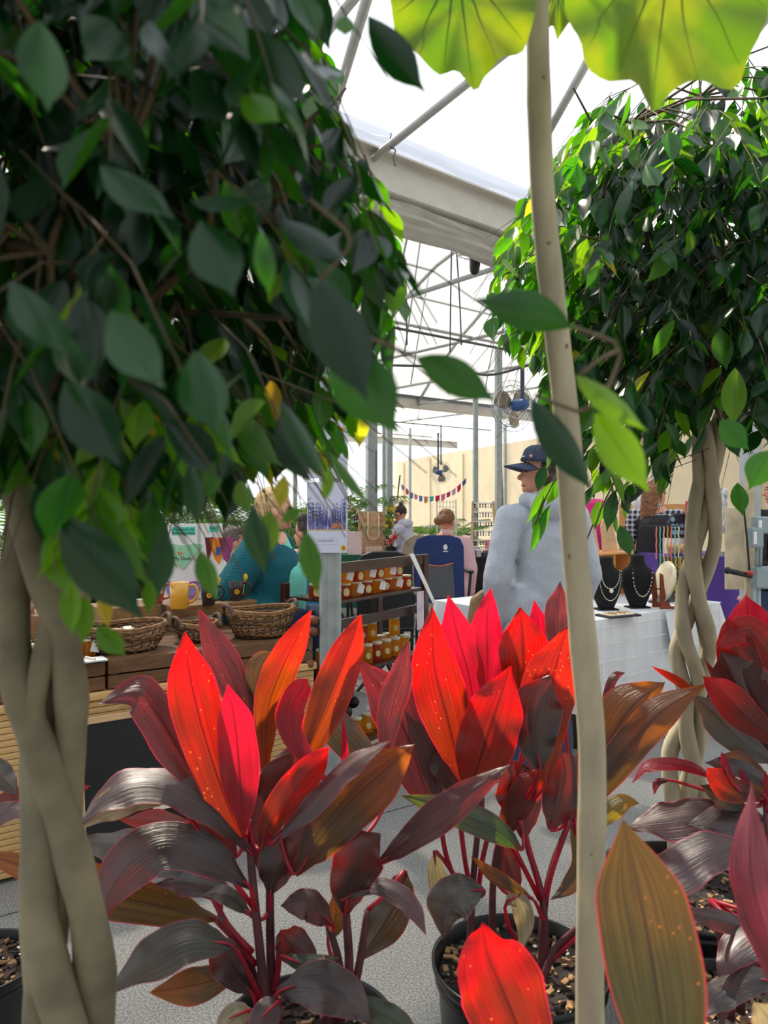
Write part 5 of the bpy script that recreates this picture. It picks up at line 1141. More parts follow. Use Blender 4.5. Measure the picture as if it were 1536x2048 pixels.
A([(500,1830),(470,1800),(440,1785),(405,1790)], 18, 1.60, 1.60, 'grey', stem=s2m, roll=.4)
A([(470,1895),(385,1878),(300,1918),(212,1990)], 44, 1.56, 1.46, 'grey', stem=cA[0][4], roll=-.4, roll1=-.2, wav=.08)
A([(480,1935),(420,1962),(360,1976),(300,1985)], 33, 1.60, 1.55, 'olive', stem=cA[0][3], roll=.2)
A([(505,1990),(470,1945),(445,1905),(430,1875)], 34, 1.58, 1.57, 'dark', stem=cA[0][3], roll=.2)
A([(690,1830),(700,1760),(728,1700),(760,1668)], 50, 1.60, 1.56, 'dark', stem=s4, roll=-.1, fold=.15)
A([(680,1800),(750,1772),(805,1792),(835,1830),(852,1872)], 20, 1.60, 1.52, 'mauve', stem=s4, roll=.4)
A([(665,1850),(620,1808),(560,1812)], 30, 1.62, 1.58, 'dark', stem=cA[5][-1], roll=-.4)
A([(640,1930),(600,1900),(575,1880),(560,1860)], 34, 1.62, 1.60, 'dark', stem=cA[5][8], roll=0)
A([(560,1910),(600,1925),(640,1925),(680,1915)], 16, 1.58, 1.56, 'green', stem=cA[5][6])
A([(810,1740),(795,1800),(760,1860),(715,1925)], 38, 1.76, 1.78, 'grey', stem=cA[4][-1], roll=.2)
A([(655,1880),(668,1850),(672,1820),(665,1790)], 22, 1.74, 1.76, 'olive', stem=cA[5][8])
A([(555,1985),(620,1965),(690,1990),(745,2050)], 46, 1.50, 1.42, 'dark', stem=cA[1][3], roll=-.3, label='broad brown leaf drooping at the bottom')
A([(505,2020),(480,2030),(455,2050),(440,2080)], 28, 1.50, 1.46, 'cream', stem=cA[0][2])
A([(560,2000),(540,2020),(520,2050),(500,2090)], 30, 1.48, 1.44, 'mauve', stem=cA[0][2])
A([(680,2005),(740,2015),(800,2045),(850,2090)], 24, 1.50, 1.44, 'green', stem=cA[3][2], roll=-.3)
for a, b, c_ in (((420,1783,1.61), (455,1850,1.60), (505,1905,1.60)), ((432,1840,1.62), (470,1880,1.61), (512,1930,1.61)), ((440,1900,1.6), (490,1960,1.6), (520,1990,1.6)), ((558,1895,1.62), (556,1940,1.62), (548,1985,1.62))):
    MB().tube(crv([P(*a), P(*b), P(*c_)], 8), .0065, 7).build('petiole', M_STEM, PA, world=True, smooth=True)
# ---- plant B: the cordyline in the visible pot
PB = potted('scarlet cordyline in the round black pot at centre right', .328, 1.87, .212, .33, seed=5)
cB = canes(PB, [[soilp(PB, .04, -.02), (1090, 1930, 1.86), (1085, 1800, 1.86), (1055, 1690, 1.86), (1040, 1600, 1.87)], [soilp(PB, -.12, .0), (940, 1890, 1.85), (948, 1740, 1.85), (965, 1580, 1.86)], [soilp(PB, .05, -.01), (1088, 1820, 1.87), (1108, 1720, 1.87), (1150, 1620, 1.88)],
    [soilp(PB, -.05, .03), (985, 1850, 1.88), (990, 1720, 1.88), (1020, 1600, 1.88)], [soilp(PB, .045, -.03), (1110, 1900, 1.84), (1160, 1850, 1.82)], [soilp(PB, .0, -.03), (1050, 1900, 1.84), (1010, 1850, 1.83)]], .0085)
B = lambda *a, **k: blade(PB, *a, **k)
u1, u2, u3, u4 = cB[0][-1], cB[1][-1], cB[2][-1], cB[3][-1]
B([(975,1420),(976,1330),(974,1250),(981,1176)], 34, 1.96, 1.98, 'pink', stem=u4, roll=.2)
B([(955,1470),(940,1360),(915,1270),(896,1189)], 36, 1.94, 1.95, 'pink', stem=u2, roll=.1, fold=.2)
B([(1085,1360),(1082,1280),(1068,1200)], 24, 1.96, 1.98, 'pink', stem=u4)
B([(1118,1320),(1116,1240),(1121,1162)], 25, 1.92, 1.94, 'mauve', stem=u3, roll=.4)
B([(870,1650),(835,1530),(785,1410),(715,1318)], 54, 1.90, 1.96, 'mauve', stem=u2, roll=-.25, wav=.07, label='broad grey-mauve leaf leaning left')
B([(900,1620),(870,1520),(835,1440),(800,1390)], 30, 1.93, 1.96, 'green', stem=u2, roll=.2)
B([(1052,1450),(1048,1350),(1046,1280),(1040,1214)], 50, 1.90, 1.91, 'red', stem=u4, fold=.15, tipk=1)
B([(925,1560),(898,1450),(868,1330),(864,1213)], 52, 1.86, 1.86, 'red', stem=u2, fold=.18, label='tall scarlet leaf at the left of the clump')
B([(935,1600),(962,1510),(992,1420),(1022,1332)], 60, 1.80, 1.78, 'red', stem=u2, fold=.15, roll=-.1, label='broad maroon leaf with a scarlet top')
B([(1090,1570),(1085,1450),(1108,1345),(1136,1248)], 56, 1.83, 1.82, 'orange', stem=u1, fold=.15, roll=.1)
B([(1080,1540),(1072,1470),(1078,1400),(1100,1350)], 50, 1.80, 1.80, 'dark', stem=u1)
B([(1150,1650),(1205,1510),(1262,1415),(1330,1364)], 56, 1.90, 1.92, 'olive', stem=u3, roll=-.1, fold=.22, label='bronze leaf emerging right of the pale pole')
B([(1160,1630),(1232,1525),(1320,1425),(1413,1368)], 36, 1.86, 1.86, 'olive', stem=u3, roll=.1, fold=.25, label='olive leaf with a folded grey tip')
B([(1200,1430),(1225,1360),(1250,1344)], 9, 1.98, 2.0, 'mauve', stem=u3)
B([(1160,1680),(1205,1635),(1245,1606),(1279,1606)], 20, 1.84, 1.84, 'yellow', stem=u3, fold=.2, label='yellow-green leaf with a red tip')
B([(1050,1680),(1045,1610),(1030,1560),(1000,1520)], 46, 1.88, 1.88, 'dark', stem=u1, roll=.2)
B([(1100,1660),(1120,1600),(1130,1540),(1120,1500)], 44, 1.88, 1.88, 'dark', stem=u3)
B([(1000,1680),(1030,1620),(1060,1570),(1085,1540)], 30, 1.84, 1.86, 'orange', stem=u4)
B([(960,1640),(920,1560),(890,1520),(870,1490)], 36, 1.90, 1.92, 'dark', stem=u2, roll=.3)
B([(1045,1700),(985,1655),(900,1620),(800,1590)], 29, 1.80, 1.72, 'green', stem=u1, roll=-.2)
B([(755,1730),(840,1660),(925,1595),(1022,1528)], 33, 1.66, 1.62, 'mauve', stem=P(720, 1790, 1.68), roll=.15, fold=.25, wav=.1, label='pale bronze leaf crossing in front to the right')
B([(968,1780),(925,1785),(890,1815),(886,1879)], 44, 1.76, 1.72, 'grey', stem=cB[1][8], roll=-.3, fold=.2)
B([(1068,1800),(1020,1770),(980,1745),(942,1712)], 14, 1.80, 1.78, 'olive', stem=cB[0][6])
B([(1010,1810),(1035,1800),(1048,1850),(1038,1908)], 20, 1.80, 1.78, 'cream', stem=cB[5][8], roll=.3)
B([(870,1700),(875,1760),(900,1800),(905,1830)], 22, 1.86, 1.90, 'cream', stem=cB[1][8], roll=.4)
B([(1040,1790),(1020,1740),(1010,1700),(1000,1660)], 26, 1.86, 1.88, 'dark', stem=cB[3][8])
B([(1140,1640),(1160,1720),(1140,1770),(1100,1800)], 18, 1.92, 1.95, 'grey', stem=cB[2][8])
for a, b, c_ in (((880,1640,1.86), (895,1720,1.86), (930,1800,1.85)), ((920,1640,1.84), (930,1720,1.84), (945,1800,1.84)), ((985,1640,1.84), (965,1720,1.84), (955,1800,1.85)), ((1000,1640,1.86), (1040,1720,1.86), (1080,1800,1.86)), ((1140,1640,1.86), (1105,1740,1.86), (1090,1810,1.86)), ((1190,1840,1.82), (1140,1885,1.83), (1100,1925,1.84)), ((1040,1640,1.84), (1065,1720,1.84), (1083,1800,1.85))):
    MB().tube(crv([P(*a), P(*b), P(*c_)], 8), .0062, 7).build('petiole', M_STEM, PB, world=True, smooth=True)
# ---- plant D: tall one leaning in from the right edge
PD = potted('tall pink and scarlet cordyline leaning in from the right edge', 1.16, 2.02, .20, .33, seed=8)
cD = canes(PD, [[soilp(PD, 0, 0), (1640, 1700, 2.0), (1600, 1520, 1.98)], [soilp(PD, -.04, -.03), (1620, 1750, 1.98), (1570, 1580, 1.96)]], .01)
Dl = lambda *a, **k: blade(PD, *a, **k); d1, d2 = cD[0][-1], cD[1][-1]
Dl([(1560,1420),(1530,1330),(1500,1260),(1492,1186)], 58, 2.0, 2.0, 'pink', stem=d1, roll=-.5, label='upright pink leaf with a pale tip')
Dl([(1580,1360),(1530,1300),(1490,1260),(1432,1300)], 34, 1.94, 1.90, 'red', stem=d1, roll=.2)
Dl([(1580,1520),(1530,1440),(1480,1370),(1440,1300)], 66, 1.96, 1.92, 'dark', stem=d1, roll=.1)
Dl([(1570,1480),(1500,1370),(1470,1290),(1455,1236)], 40, 1.94, 1.92, 'red', stem=d2, roll=.2)
Dl([(1580,1500),(1500,1440),(1450,1390),(1405,1352)], 34, 1.86, 1.84, 'red', stem=d2, fold=.3)
Dl([(1560,1530),(1480,1480),(1430,1430),(1383,1388)], 32, 1.92, 1.92, 'grey', stem=d2, roll=.3)
Dl([(1540,1500),(1480,1440),(1440,1370),(1408,1316)], 11, 1.98, 2.0, 'mauve', stem=d2)
Dl([(1400,1400),(1360,1365),(1302,1332)], 9, 2.0, 2.0, 'orange', stem=P(1440, 1440, 1.97))
Dl([(1570,1600),(1520,1560),(1480,1525),(1440,1510)], 24, 1.90, 1.88, 'olive', stem=d2, roll=.3)
# ---- plant E: low one around the braided tree's pot
PE = potted('low dark-leaved cordyline in the pot in front of the braided tree', .800, 1.74, .19, .30, seed=11)
cE = canes(PE, [[soilp(PE, 0, 0), (1490, 1800, 1.76), (1500, 1680, 1.80)], [soilp(PE, .03, .04), (1540, 1780, 1.82), (1530, 1600, 1.86)], [soilp(PE, -.03, -.02), (1440, 1870, 1.74), (1420, 1800, 1.76)]], .0085)
E = lambda *a, **k: blade(PE, *a, **k); e1, e2, e3 = cE[0][-1], cE[1][-1], cE[2][-1]
E([(1530,1590),(1470,1580),(1440,1560),(1412,1535)], 28, 1.84, 1.84, 'orange', stem=e2, roll=.1, label='rust-orange oval leaf')
E([(1560,1590),(1500,1545),(1450,1530),(1410,1525)], 18, 1.86, 1.88, 'dark', stem=e2, roll=.4)
E([(1540,1640),(1480,1620),(1440,1590),(1400,1570)], 22, 1.88, 1.90, 'grey', stem=e2, roll=.4)
E([(1440,1560),(1370,1530),(1300,1530),(1263,1566)], 13, 2.0, 2.0, 'pink', stem=e2, roll=.5)
E([(1340,1560),(1315,1565),(1308,1590)], 7, 2.0, 2.0, 'mauve', stem=e2)
E([(1500,1660),(1420,1630),(1330,1640),(1250,1655)], 38, 1.90, 1.92, 'mauve', stem=e1, roll=.5, wav=.1)
E([(1560,1700),(1500,1650),(1440,1640),(1370,1650)], 32, 1.86, 1.86, 'dark', stem=e1, roll=.5)
E([(1500,1690),(1420,1700),(1330,1750),(1210,1800)], 44, 1.66, 1.58, 'mauve', stem=e1, roll=-.3, roll1=-.5, wav=.1, label='broad glossy mauve leaf over the soil')
E([(1560,1870),(1490,1855),(1420,1835),(1365,1826)], 20, 1.62, 1.58, 'dark', stem=e3, roll=.2)
E([(1560,1830),(1510,1865),(1465,1905),(1436,1955)], 34, 1.60, 1.54, 'mauve', stem=e3, roll=-.4)
E([(1560,1960),(1500,1960),(1440,1990),(1400,2040)], 30, 1.58, 1.52, 'dark', stem=e3, roll=-.2)
E([(1520,1900),(1470,1960),(1450,2010),(1440,2060)], 14, 1.56, 1.52, 'dark', stem=e3)
for tip, bs in (((1443,1503), (1460,1560)), ((1482,1535), (1500,1600)), ((1520,1655), (1530,1720)), ((1530,1540), (1540,1620))):
    E([bs, ((tip[0]+bs[0])/2, (tip[1]+bs[1])/2), tip], 8, 1.84, 1.86, 'pink', stem=e1 if tip[1] > 1600 else e2)
# ---- plant F: nearest, right corner; plant H: the red tip at bottom centre; plant K: far left
PF = potted('nearest cordyline with a big olive leaf in the lower right corner', .53, .86, .15, .28, seed=13)
cF = canes(PF, [[soilp(PF, 0, 0), Vector((.50, .87, .45)), Vector((.47, .88, .58))]], .010); f1 = cF[0][-1]
blade(PF, [(1345,2240),(1325,2060),(1300,1900),(1272,1760),(1246,1640)], 98, .90, .93, 'deep', stem=f1, fold=.12, roll=-.1, label='big blurred olive leaf with yellow patches', wav=.02)
blade(PF, [(1600,2080),(1545,1900),(1500,1750),(1503,1562)], 46, .92, .95, 'rose', stem=f1, fold=.25, roll=-.6, label='blurred pink leaf at the right edge')
blade(PF, [(1620,2200),(1580,2100),(1540,2040),(1508,2004)], 40, .86, .86, 'cream', stem=f1, roll=-.4)
blade(PF, [(1500,2260),(1470,2170),(1440,2100),(1400,2060)], 40, .92, .92, 'dark', stem=f1)
PH = potted('small cordyline whose single red leaf rises at the bottom centre', .03, 1.15, .13, .26, seed=17)
cH = canes(PH, [[soilp(PH, 0, 0), Vector((.10, 1.12, .42)), Vector((.19, 1.10, .50))]], .009)
blade(PH, [(1090,2210),(1050,2090),(1005,1980),(975,1910),(964,1847)], 84, 1.10, 1.10, 'red', stem=cH[0][-1], fold=.12, roll=.1, label='bright red pointed leaf')
blade(PH, [(1000,2260),(900,2190),(820,2150),(760,2140)], 50, 1.12, 1.12, 'mauve', stem=cH[0][-1])
PK = potted('small cordyline at the far left beside the counter', -1.02, 1.95, .15, .28, seed=19)
cK = canes(PK, [[soilp(PK, 0, 0), Vector((-1.0, 1.94, .5)), Vector((-.98, 1.93, .62))]], .009)
blade(PK, [(-60,1640),(20,1600),(110,1590),(182,1572)], 26, 1.93, 1.90, 'red', stem=cK[0][-1], roll=.3)
blade(PK, [(-80,1680),(-30,1640),(30,1620),(70,1640)], 20, 1.9, 1.88, 'mauve', stem=cK[0][-1], roll=.5)
blade(PK, [(-60,1600),(-20,1540),(10,1560),(35,1590)], 26, 1.94, 1.92, 'grey', stem=cK[0][-1], roll=.3)
# ================================================================ TREES
M_BARK = mat('pale_bark', (164,154,128), .75, 0, 8, .25, .35, stretch=(3, 3, 1.0)); M_BARKG = mat('grey_green_bark', (122,114,90), .8, 0, 9, .5, .5); M_TWIG = mat('twig_brown', (84,70,46), .7, 0, 30, .3)
# pole tree: one smooth pale trunk with huge lobed leaves on top
TP = potted('young tree with one smooth pale trunk and huge lime leaves', .325, 1.22, .125, .26, name='big_leaf_tree', cat='tree', seed=23)
pol = [Vector((.33, 1.21, .22)), P(1180, 2048, 1.20), P(1182, 1750, 1.19), P(1184, 1500, 1.18), P(1168, 1300, 1.17), P(1150, 1100, 1.16), P(1134, 850, 1.15), P(1106, 600, 1.14), P(1086, 400, 1.13), P(1078, 200, 1.12), P(1075, 0, 1.11), P(1078, -160, 1.10)]
cp_ = crv(pol, 60); mb = MB(); rr = []
for k, p in enumerate(cp_):
    f = k/60; r_ = (.0225*(1-f)+.0155*f)+.0012*math.exp(-((k % 9)-4)**2/1.2); rr.append(r_)
mb.tube(cp_, rr, 20).build('trunk', M_BARK, TP, world=True, smooth=True)
for k, a in ((18, .5), (27, -2.2), (41, -1.6), (50, -1.4), (12, -1.7), (36, -1.2)):
    p = cp_[k]+Vector((math.cos(a), math.sin(a), 0))*rr[k]*.92; MB().lathe([(.005, 0), (.004, .001), (.002, .0015)], p, 14, M=Matrix.Rotation(PI/2, 3, 'X') @ Matrix.Rotation(0, 3, 'Y')).build('leaf_scar', mat('bark_scar', (120,104,80), .8), TP, world=True, smooth=True)
def bigmat():
    m = bpy.data.materials.new('lime_leaf'); t, N, L = nodes_of(m); out = N('OutputMaterial'); b = N('BsdfPrincipled'); b.inputs['Roughness'].default_value = .45
    tc_ = N('TexCoord'); nz = N('TexNoise'); nz.inputs['Scale'].default_value = 14; nz.inputs['Detail'].default_value = 5; L(tc_.outputs['Object'], nz.inputs['Vector'])
    r = N('ValToRGB'); r.color_ramp.elements[0].position = .42; r.color_ramp.elements[0].color = lin((112,160,16)); r.color_ramp.elements[1].position = .85; r.color_ramp.elements[1].color = lin((200,200,20)); L(nz.outputs[0], r.inputs[0])
    r2 = N('ValToRGB'); r2.color_ramp.elements[0].color = lin((66,104,26)); r2.color_ramp.elements[1].color = lin((150,150,30)); L(nz.outputs[0], r2.inputs[0]); L(r2.outputs[0], b.inputs['Base Color'])
    tr = N('BsdfTranslucent'); L(r.outputs[0], tr.inputs[0]); ms = N('MixShader'); ms.inputs[0].default_value = .6; L(b.outputs[0], ms.inputs[1]); L(tr.outputs[0], ms.inputs[2]); L(ms.outputs[0], out.inputs[0]); return m
M_LIME = bigmat(); M_VEIN = mat('lime_vein', (112,140,40), .6, trans=((120,160,30), .4))
def heart_leaf(label, att, tip, W, spans, D, lobes, tilt=.25):
    """broad lobed leaf hanging from att to tip; real thickness, raised veins"""
    a = P(*att, D); b = P(*tip, D-.03); ax = (b-a); Lh = ax.length; ax.normalize(); sd = ax.cross(Vector((0,1,0))).normalized(); nn = sd.cross(ax).normalized()
    Wm = W/F*D; mb = MB(); NA = 64; NR_ = 7; c = a+ax*Lh*.46
    def R(th):   # th measured from the tip direction
        q = abs(th); base = 1.0-.10*math.cos(2*th); tipf = math.exp(-(q/.16)**2)*.20; notch = -.42*math.exp(-((PI-q)/.30)**2); lob = sum(am*math.exp(-((th-ce)/.20)**2) for ce, am in lobes); wv = .012*math.sin(9*th)+.006*math.sin(23*th)
        return base*.92+tipf+notch+lob+wv
    rows = []
    for k in range(1, NR_+1):
        f = k/NR_
        for j in range(NA):
            th = 2*PI*j/NA-PI; r = R(th)*f; x = math.sin(th)*r*Wm; y = math.cos(th)*r*Lh*.52
            bend = -.10*(x*x)/Wm-.05*y*y/Lh+.008*math.sin(th*9)*f*f
            mb.v.append(c+sd*x+ax*y+nn*bend)
    o0 = len(mb.v); mb.v.append(c)
    for k in range(NR_-1):
        for j in range(NA): p0 = k*NA+j; p1 = k*NA+(j+1) % NA; mb.f.append((p0, p1, p1+NA, p0+NA))
    for j in range(NA): mb.f.append((o0, (j+1) % NA, j))
    o = mb.build('leaf', M_LIME, TP, world=True, smooth=True, label=label)
    vb = MB(); 
    st = c-ax*Lh*.30
    for ce in (0, .45, -.45, .95, -.95, 1.5, -1.5, 2.1, -2.1):
        e_ = R(ce)*.93; x = math.sin(ce)*e_*Wm; y = math.cos(ce)*e_*Lh*.52
        pts = []
        for q in range(9):
            f = q/8; s_ = st*(1-f)+(c+sd*x+ax*y)*f; xx = (s_-c).dot(sd); yy = (s_-c).dot(ax); pts.append(s_+nn*(-.10*xx*xx/Wm-.05*yy*yy/Lh+.0008))
        vb.tube(pts, [.0022*(1-f_/9) for f_ in range(9)], 5)
    vb.build('vein', M_VEIN, o, world=True, smooth=True)
    MB().tube(crv([P(1076, -120, 1.10), (P(1076, -120, 1.10)+a)/2+UP*.05, a, st], 10), .003, 6).build('petiole', mat('lime_petiole', (150,150,80), .6), o, world=True, smooth=True)
heart_leaf('lime lobed leaf left of the trunk with a drawn-out tip', (905, -150), (946, 186), 142, 0, 1.02, [(-.9, .03), (.95, .03)])
heart_leaf('largest lime lobed leaf at the top right', (1355, -230), (1300, 232), 200, 0, .98, [(-.75, .12), (.8, .14), (0.3, -.05)])
heart_leaf('small lime leaf just right of the trunk', (1120, -90), (1112, 80), 52, 0, 1.16, [])
# braided trunks
def braid(plant, path, strands, r, m, n=56):
    """path: list of (px,py,D,spread px); strands: phases"""
    for si, (ph, fr, rs) in enumerate(strands):
        pts = []
        for k in range(n+1):
            f = k/n*(len(path)-1); i = min(int(f), len(path)-2); u = f-i; px, py, D, sp2 = [path[i][q]*(1-u)+path[i+1][q]*u for q in range(4)]
            a = ph+fr*k/n*2*PI; off = sp2/F*D
            pts.append(P(px, py, D)+Vector((math.sin(a)*off, math.cos(a)*off*.55, 0)))
        pts = crv(pts, n); MB().tube(pts, [r*rs*(1.12-.35*k/n)*(1+.05*math.sin(k*.9+ph*3)+.09*math.exp(-((k+si*7) % 17-8)**2/2)) for k in range(n+1)], 14).build('trunk_strand', m, plant, world=True, smooth=True)
TL = potted('left weeping fig with a thick braided trunk and dark dense crown', -.39, 1.02, .19, .30, name='braided_fig_tree', cat='tree', seed=29)
braid(TL, [(150,2560,1.02,70),(140,2048,1.01,66),(122,1840,1.0,54),(118,1690,1.0,32),(100,1560,1.0,34),(85,1400,1.0,60),(92,1250,1.0,62),(80,1100,1.0,52),(66,950,1.0,40),(50,800,1.0,38),(80,600,1.0,42)], [(0,1.15,1.0), (2.1,1.3,1.05), (4.2,1.2,.95), (5.4,-.7,.7)], .0225, M_BARKG)
TR = potted('right weeping fig with a pale braided trunk and leafy crown', .888, 2.25, .275, .33, name='braided_fig_tree', cat='tree', seed=31)
braid(TR, [(1375,1712,2.42,22),(1372,1620,2.42,30),(1370,1500,2.42,32),(1385,1400,2.42,14),(1385,1300,2.42,34),(1390,1200,2.42,26),(1405,1090,2.42,26),(1412,960,2.42,16),(1420,850,2.42,26),(1430,740,2.45,34)], [(.6,1.7,1.0), (2.7,1.9,1.05), (4.8,1.8,.95), (3.9,-1.0,.8)], .0235, M_BARK)
# fig leaves: a few shared meshes, straight, cupped and twisted
def figleaf_mesh(name, m, Lh, Wd, cup, droop, tw):
    mb = MB(); NV, NU = 8, 4; mb.uv = []
    for k in range(NV+1):
        v = k/NV; w_ = Wd*.5*(math.sin(PI*min(1, v*1.08))**.8 if v < .86 else .0)
        if v >= .74: w_ = Wd*.5*max(.0, (1-v)/.26)**1.5*.62+.0004
        if v == 0: w_ = .0006
        for j in range(NU+1):
            u = j/NU*2-1; x = u*w_; z = -v*Lh; y = cup*abs(u)*w_+droop*v*v*Lh; a = tw*v
            mb.v.append(Vector((x*math.cos(a)-y*math.sin(a), x*math.sin(a)+y*math.cos(a), z))); mb.uv.append((j/NU, v))
    for k in range(NV):
        for j in range(NU): a = k*(NU+1)+j; mb.f.append((a, a+1, a+NU+2, a+NU+1))
    return mb.mesh(name, m, True)
def figmat(name, dark, light, tdark, tlight, tf=.45, rough=.28):
    m = bpy.data.materials.new(name); t, N, L = nodes_of(m); out = N('OutputMaterial'); b = N('BsdfPrincipled'); b.inputs['Roughness'].default_value = rough
    oi = N('ObjectInfo'); ge = N('NewGeometry'); ad = N('Math', operation='ADD'); L(oi.outputs['Random'], ad.inputs[0]); L(ge.outputs['Random Per Island'], ad.inputs[1]); fr = N('Math', operation='FRACT'); L(ad.outputs[0], fr.inputs[0])
    for (c0, c1, tgt) in ((dark, light, b.inputs['Base Color']), (tdark, tlight, None)):
        mx = N('Mix', data_type='RGBA'); mx.inputs[6].default_value = lin(c0); mx.inputs[7].default_value = lin(c1); pw = N('Math', operation='POWER'); pw.inputs[1].default_value = 2.2; L(fr.outputs[0], pw.inputs[0]); L(pw.outputs[0], mx.inputs[0])
        uv = N('UVMap'); s_ = N('SeparateXYZ'); L(uv.outputs[0], s_.inputs[0]); e1 = N('Math', operation='SUBTRACT'); e1.inputs[1].default_value = .5; L(s_.outputs['X'], e1.inputs[0]); e2 = N('Math', operation='ABSOLUTE'); L(e1.outputs[0], e2.inputs[0]); md = N('MapRange'); md.inputs['From Min'].default_value = .01; md.inputs['From Max'].default_value = .05; L(e2.outputs[0], md.inputs[0])
        m2 = N('Mix', data_type='RGBA', blend_type='MULTIPLY'); m2.inputs[0].default_value = 1; g = N('Mix', data_type='RGBA'); L(md.outputs[0], g.inputs[0]); g.inputs[6].default_value = (.75,.8,.6,1); g.inputs[7].default_value = (1,1,1,1); L(mx.outputs[2], m2.inputs[6]); L(g.outputs[2], m2.inputs[7])
        if tgt: L(m2.outputs[2], tgt)
        else: tr = N('BsdfTranslucent'); L(m2.outputs[2], tr.inputs[0])
    ms = N('MixShader'); ms.inputs[0].default_value = tf; L(b.outputs[0], ms.inputs[1]); L(tr.outputs[0], ms.inputs[2]); L(ms.outputs[0], out.inputs[0]); return m
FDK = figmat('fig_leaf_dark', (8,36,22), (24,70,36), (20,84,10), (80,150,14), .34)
FLT = figmat('fig_leaf_backlit', (32,84,28), (80,130,36), (80,170,10), (170,214,20), .5)  # paler copy of the dark leaf, backlight put into its colour
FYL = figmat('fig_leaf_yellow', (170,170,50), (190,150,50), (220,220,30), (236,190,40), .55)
LMESH = {}
for key, m in (('d', FDK), ('l', FLT), ('y', FYL)):
    LMESH[key] = [figleaf_mesh('fig_leaf', m, 1, .46, .25, .05, .1), figleaf_mesh('fig_leaf', m, 1, .50, .45, .22, -.5), figleaf_mesh('fig_leaf', m, 1, .42, .15, -.18, .7), figleaf_mesh('fig_leaf', m, 1, .48, .7, .12, .2)]
def inpoly(x, y, poly):
    c = False; j = len(poly)-1
    for i in range(len(poly)):
        if (poly[i][1] > y) != (poly[j][1] > y) and x < (poly[j][0]-poly[i][0])*(y-poly[i][1])/(poly[j][1]-poly[i][1])+poly[i][0]: c = not c
        j = i
    return c
def proj(p): return CX+p.x/p.y*F, HY-(p.z-CZ)/p.y*F
def crown(plant, ctr, rad, n, size, shape, near, seed, hubs, keep=300, backlit_share=None, gap=.0, minD=.42):
    """leaves hang in sprays from branchlets spread through a rounded crown"""
    rn = random.Random(seed); leaves = []; twigs = MB(); base = plant.location
    tries = 0
    while len(leaves) < n and tries < n*30:
        tries += 1
        d = Vector((rn.gauss(0, 1), rn.gauss(0, 1), rn.gauss(0, 1))).normalized()*(rn.random()**.42); c = Vector(ctr)+Vector((d.x*rad[0], d.y*rad[1], d.z*rad[2]))
        if c.y < minD: continue
        hub = min(hubs, key=lambda h: (h-c).length); out = (c-Vector(ctr)); out = Vector((out.x, out.y, 0)); out = out.normalized() if out.length > .01 else Vector((1,0,0))
        ang = rn.uniform(-.9, .9); dr = (Matrix.Rotation(ang, 3, 'Z') @ out)*.75-UP*rn.uniform(.25, 1.1); dr.normalize(); ln = size*rn.uniform(1.6, 3.4)
        if shape and not inpoly(*proj(c+dr*ln*.5), shape): continue
        pts = [c, c+dr*ln*.5+UP*.006, c+dr*ln-UP*ln*.14]; twigs.tube(pts, [.0016, .0012, .0007], 4, cap=False)
        if rn.random() < .35: twigs.tube([hub, (hub+c)/2+UP*.03, c], [.0042, .003, .0016], 5, cap=False)
        m_ = rn.randint(4, 7); 
        for i in range(m_):
            f = (i+.4)/m_; p = pts[0].lerp(pts[2], f); sd = dr.cross(UP).normalized()*(1 if i % 2 else -1)
            ld = (dr*.55+sd*rn.uniform(.3, .9)-UP*rn.uniform(.5, 1.3)).normalized(); s = size*rn.uniform(.72, 1.15)
            zq = (-ld).to_track_quat('Z', 'Y'); q = zq @ Matrix.Rotation(rn.uniform(-1.2, 1.2)+(0 if rn.random() < .7 else PI), 3, 'Z').to_quaternion()
            if shape and not inpoly(*proj(p+ld*s*.7), shape): continue
            if (p-CAM).length < near: continue
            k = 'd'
            if backlit_share is not None:
                e = backlit_share(p); rr_ = rn.random(); k = 'y' if rr_ < e*.03 else ('l' if rr_ < e else 'd')
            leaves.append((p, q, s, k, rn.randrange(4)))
    leaves.sort(key=lambda l: l[2]/(l[0]-CAM).length*-1)
    for p, q, s, k, v in leaves[:keep]:
        o = bpy.data.objects.new('leaf', LMESH[k][v]); COL.objects.link(o); o.parent = plant; o.location = p-base; o.rotation_mode = 'QUATERNION'; o.rotation_quaternion = q; o.scale = (s, s, s)
    for key in 'dly':
        mb = MB(); mb.uv = []
        for p, q, s, k, v in leaves[keep:]:
            if k != key: continue
            me = LMESH[k][v]; o0 = len(mb.v); R = q.to_matrix()
            mb.v += [p+R @ (vv.co*s) for vv in me.vertices]; mb.f += [tuple(i+o0 for i in pf.vertices) for pf in me.polygons]; mb.uv += UVC[v]
        if mb.v: o = mb.build('foliage', (FDK, FLT, FYL)['dly'.index(key)], plant, world=True, smooth=True); o['kind'] = 'stuff'
    o = twigs.build('twigs', M_TWIG, plant, world=True, smooth=True); o['kind'] = 'stuff'
    return len(leaves)
UVC = [[(j/4, k/8) for k in range(9) for j in range(5)]]*4
def branches(plant, start, ends, r0, m, seed):
    rn = random.Random(seed); hubs = []
    for e in ends:
        s = start[rn.randrange(len(start))]; e = Vector(e); mid = s.lerp(e, .5)+Vector((rn.uniform(-.05, .05), rn.uniform(-.05, .05), rn.uniform(0, .08))); c = crv([s, mid, e], 10)
        MB().tube(c, [r0*(1-.75*k/10) for k in range(11)], 7).build('branch', m, plant, world=True, smooth=True); hubs += [c[5], c[8], c[10]]
    return hubs
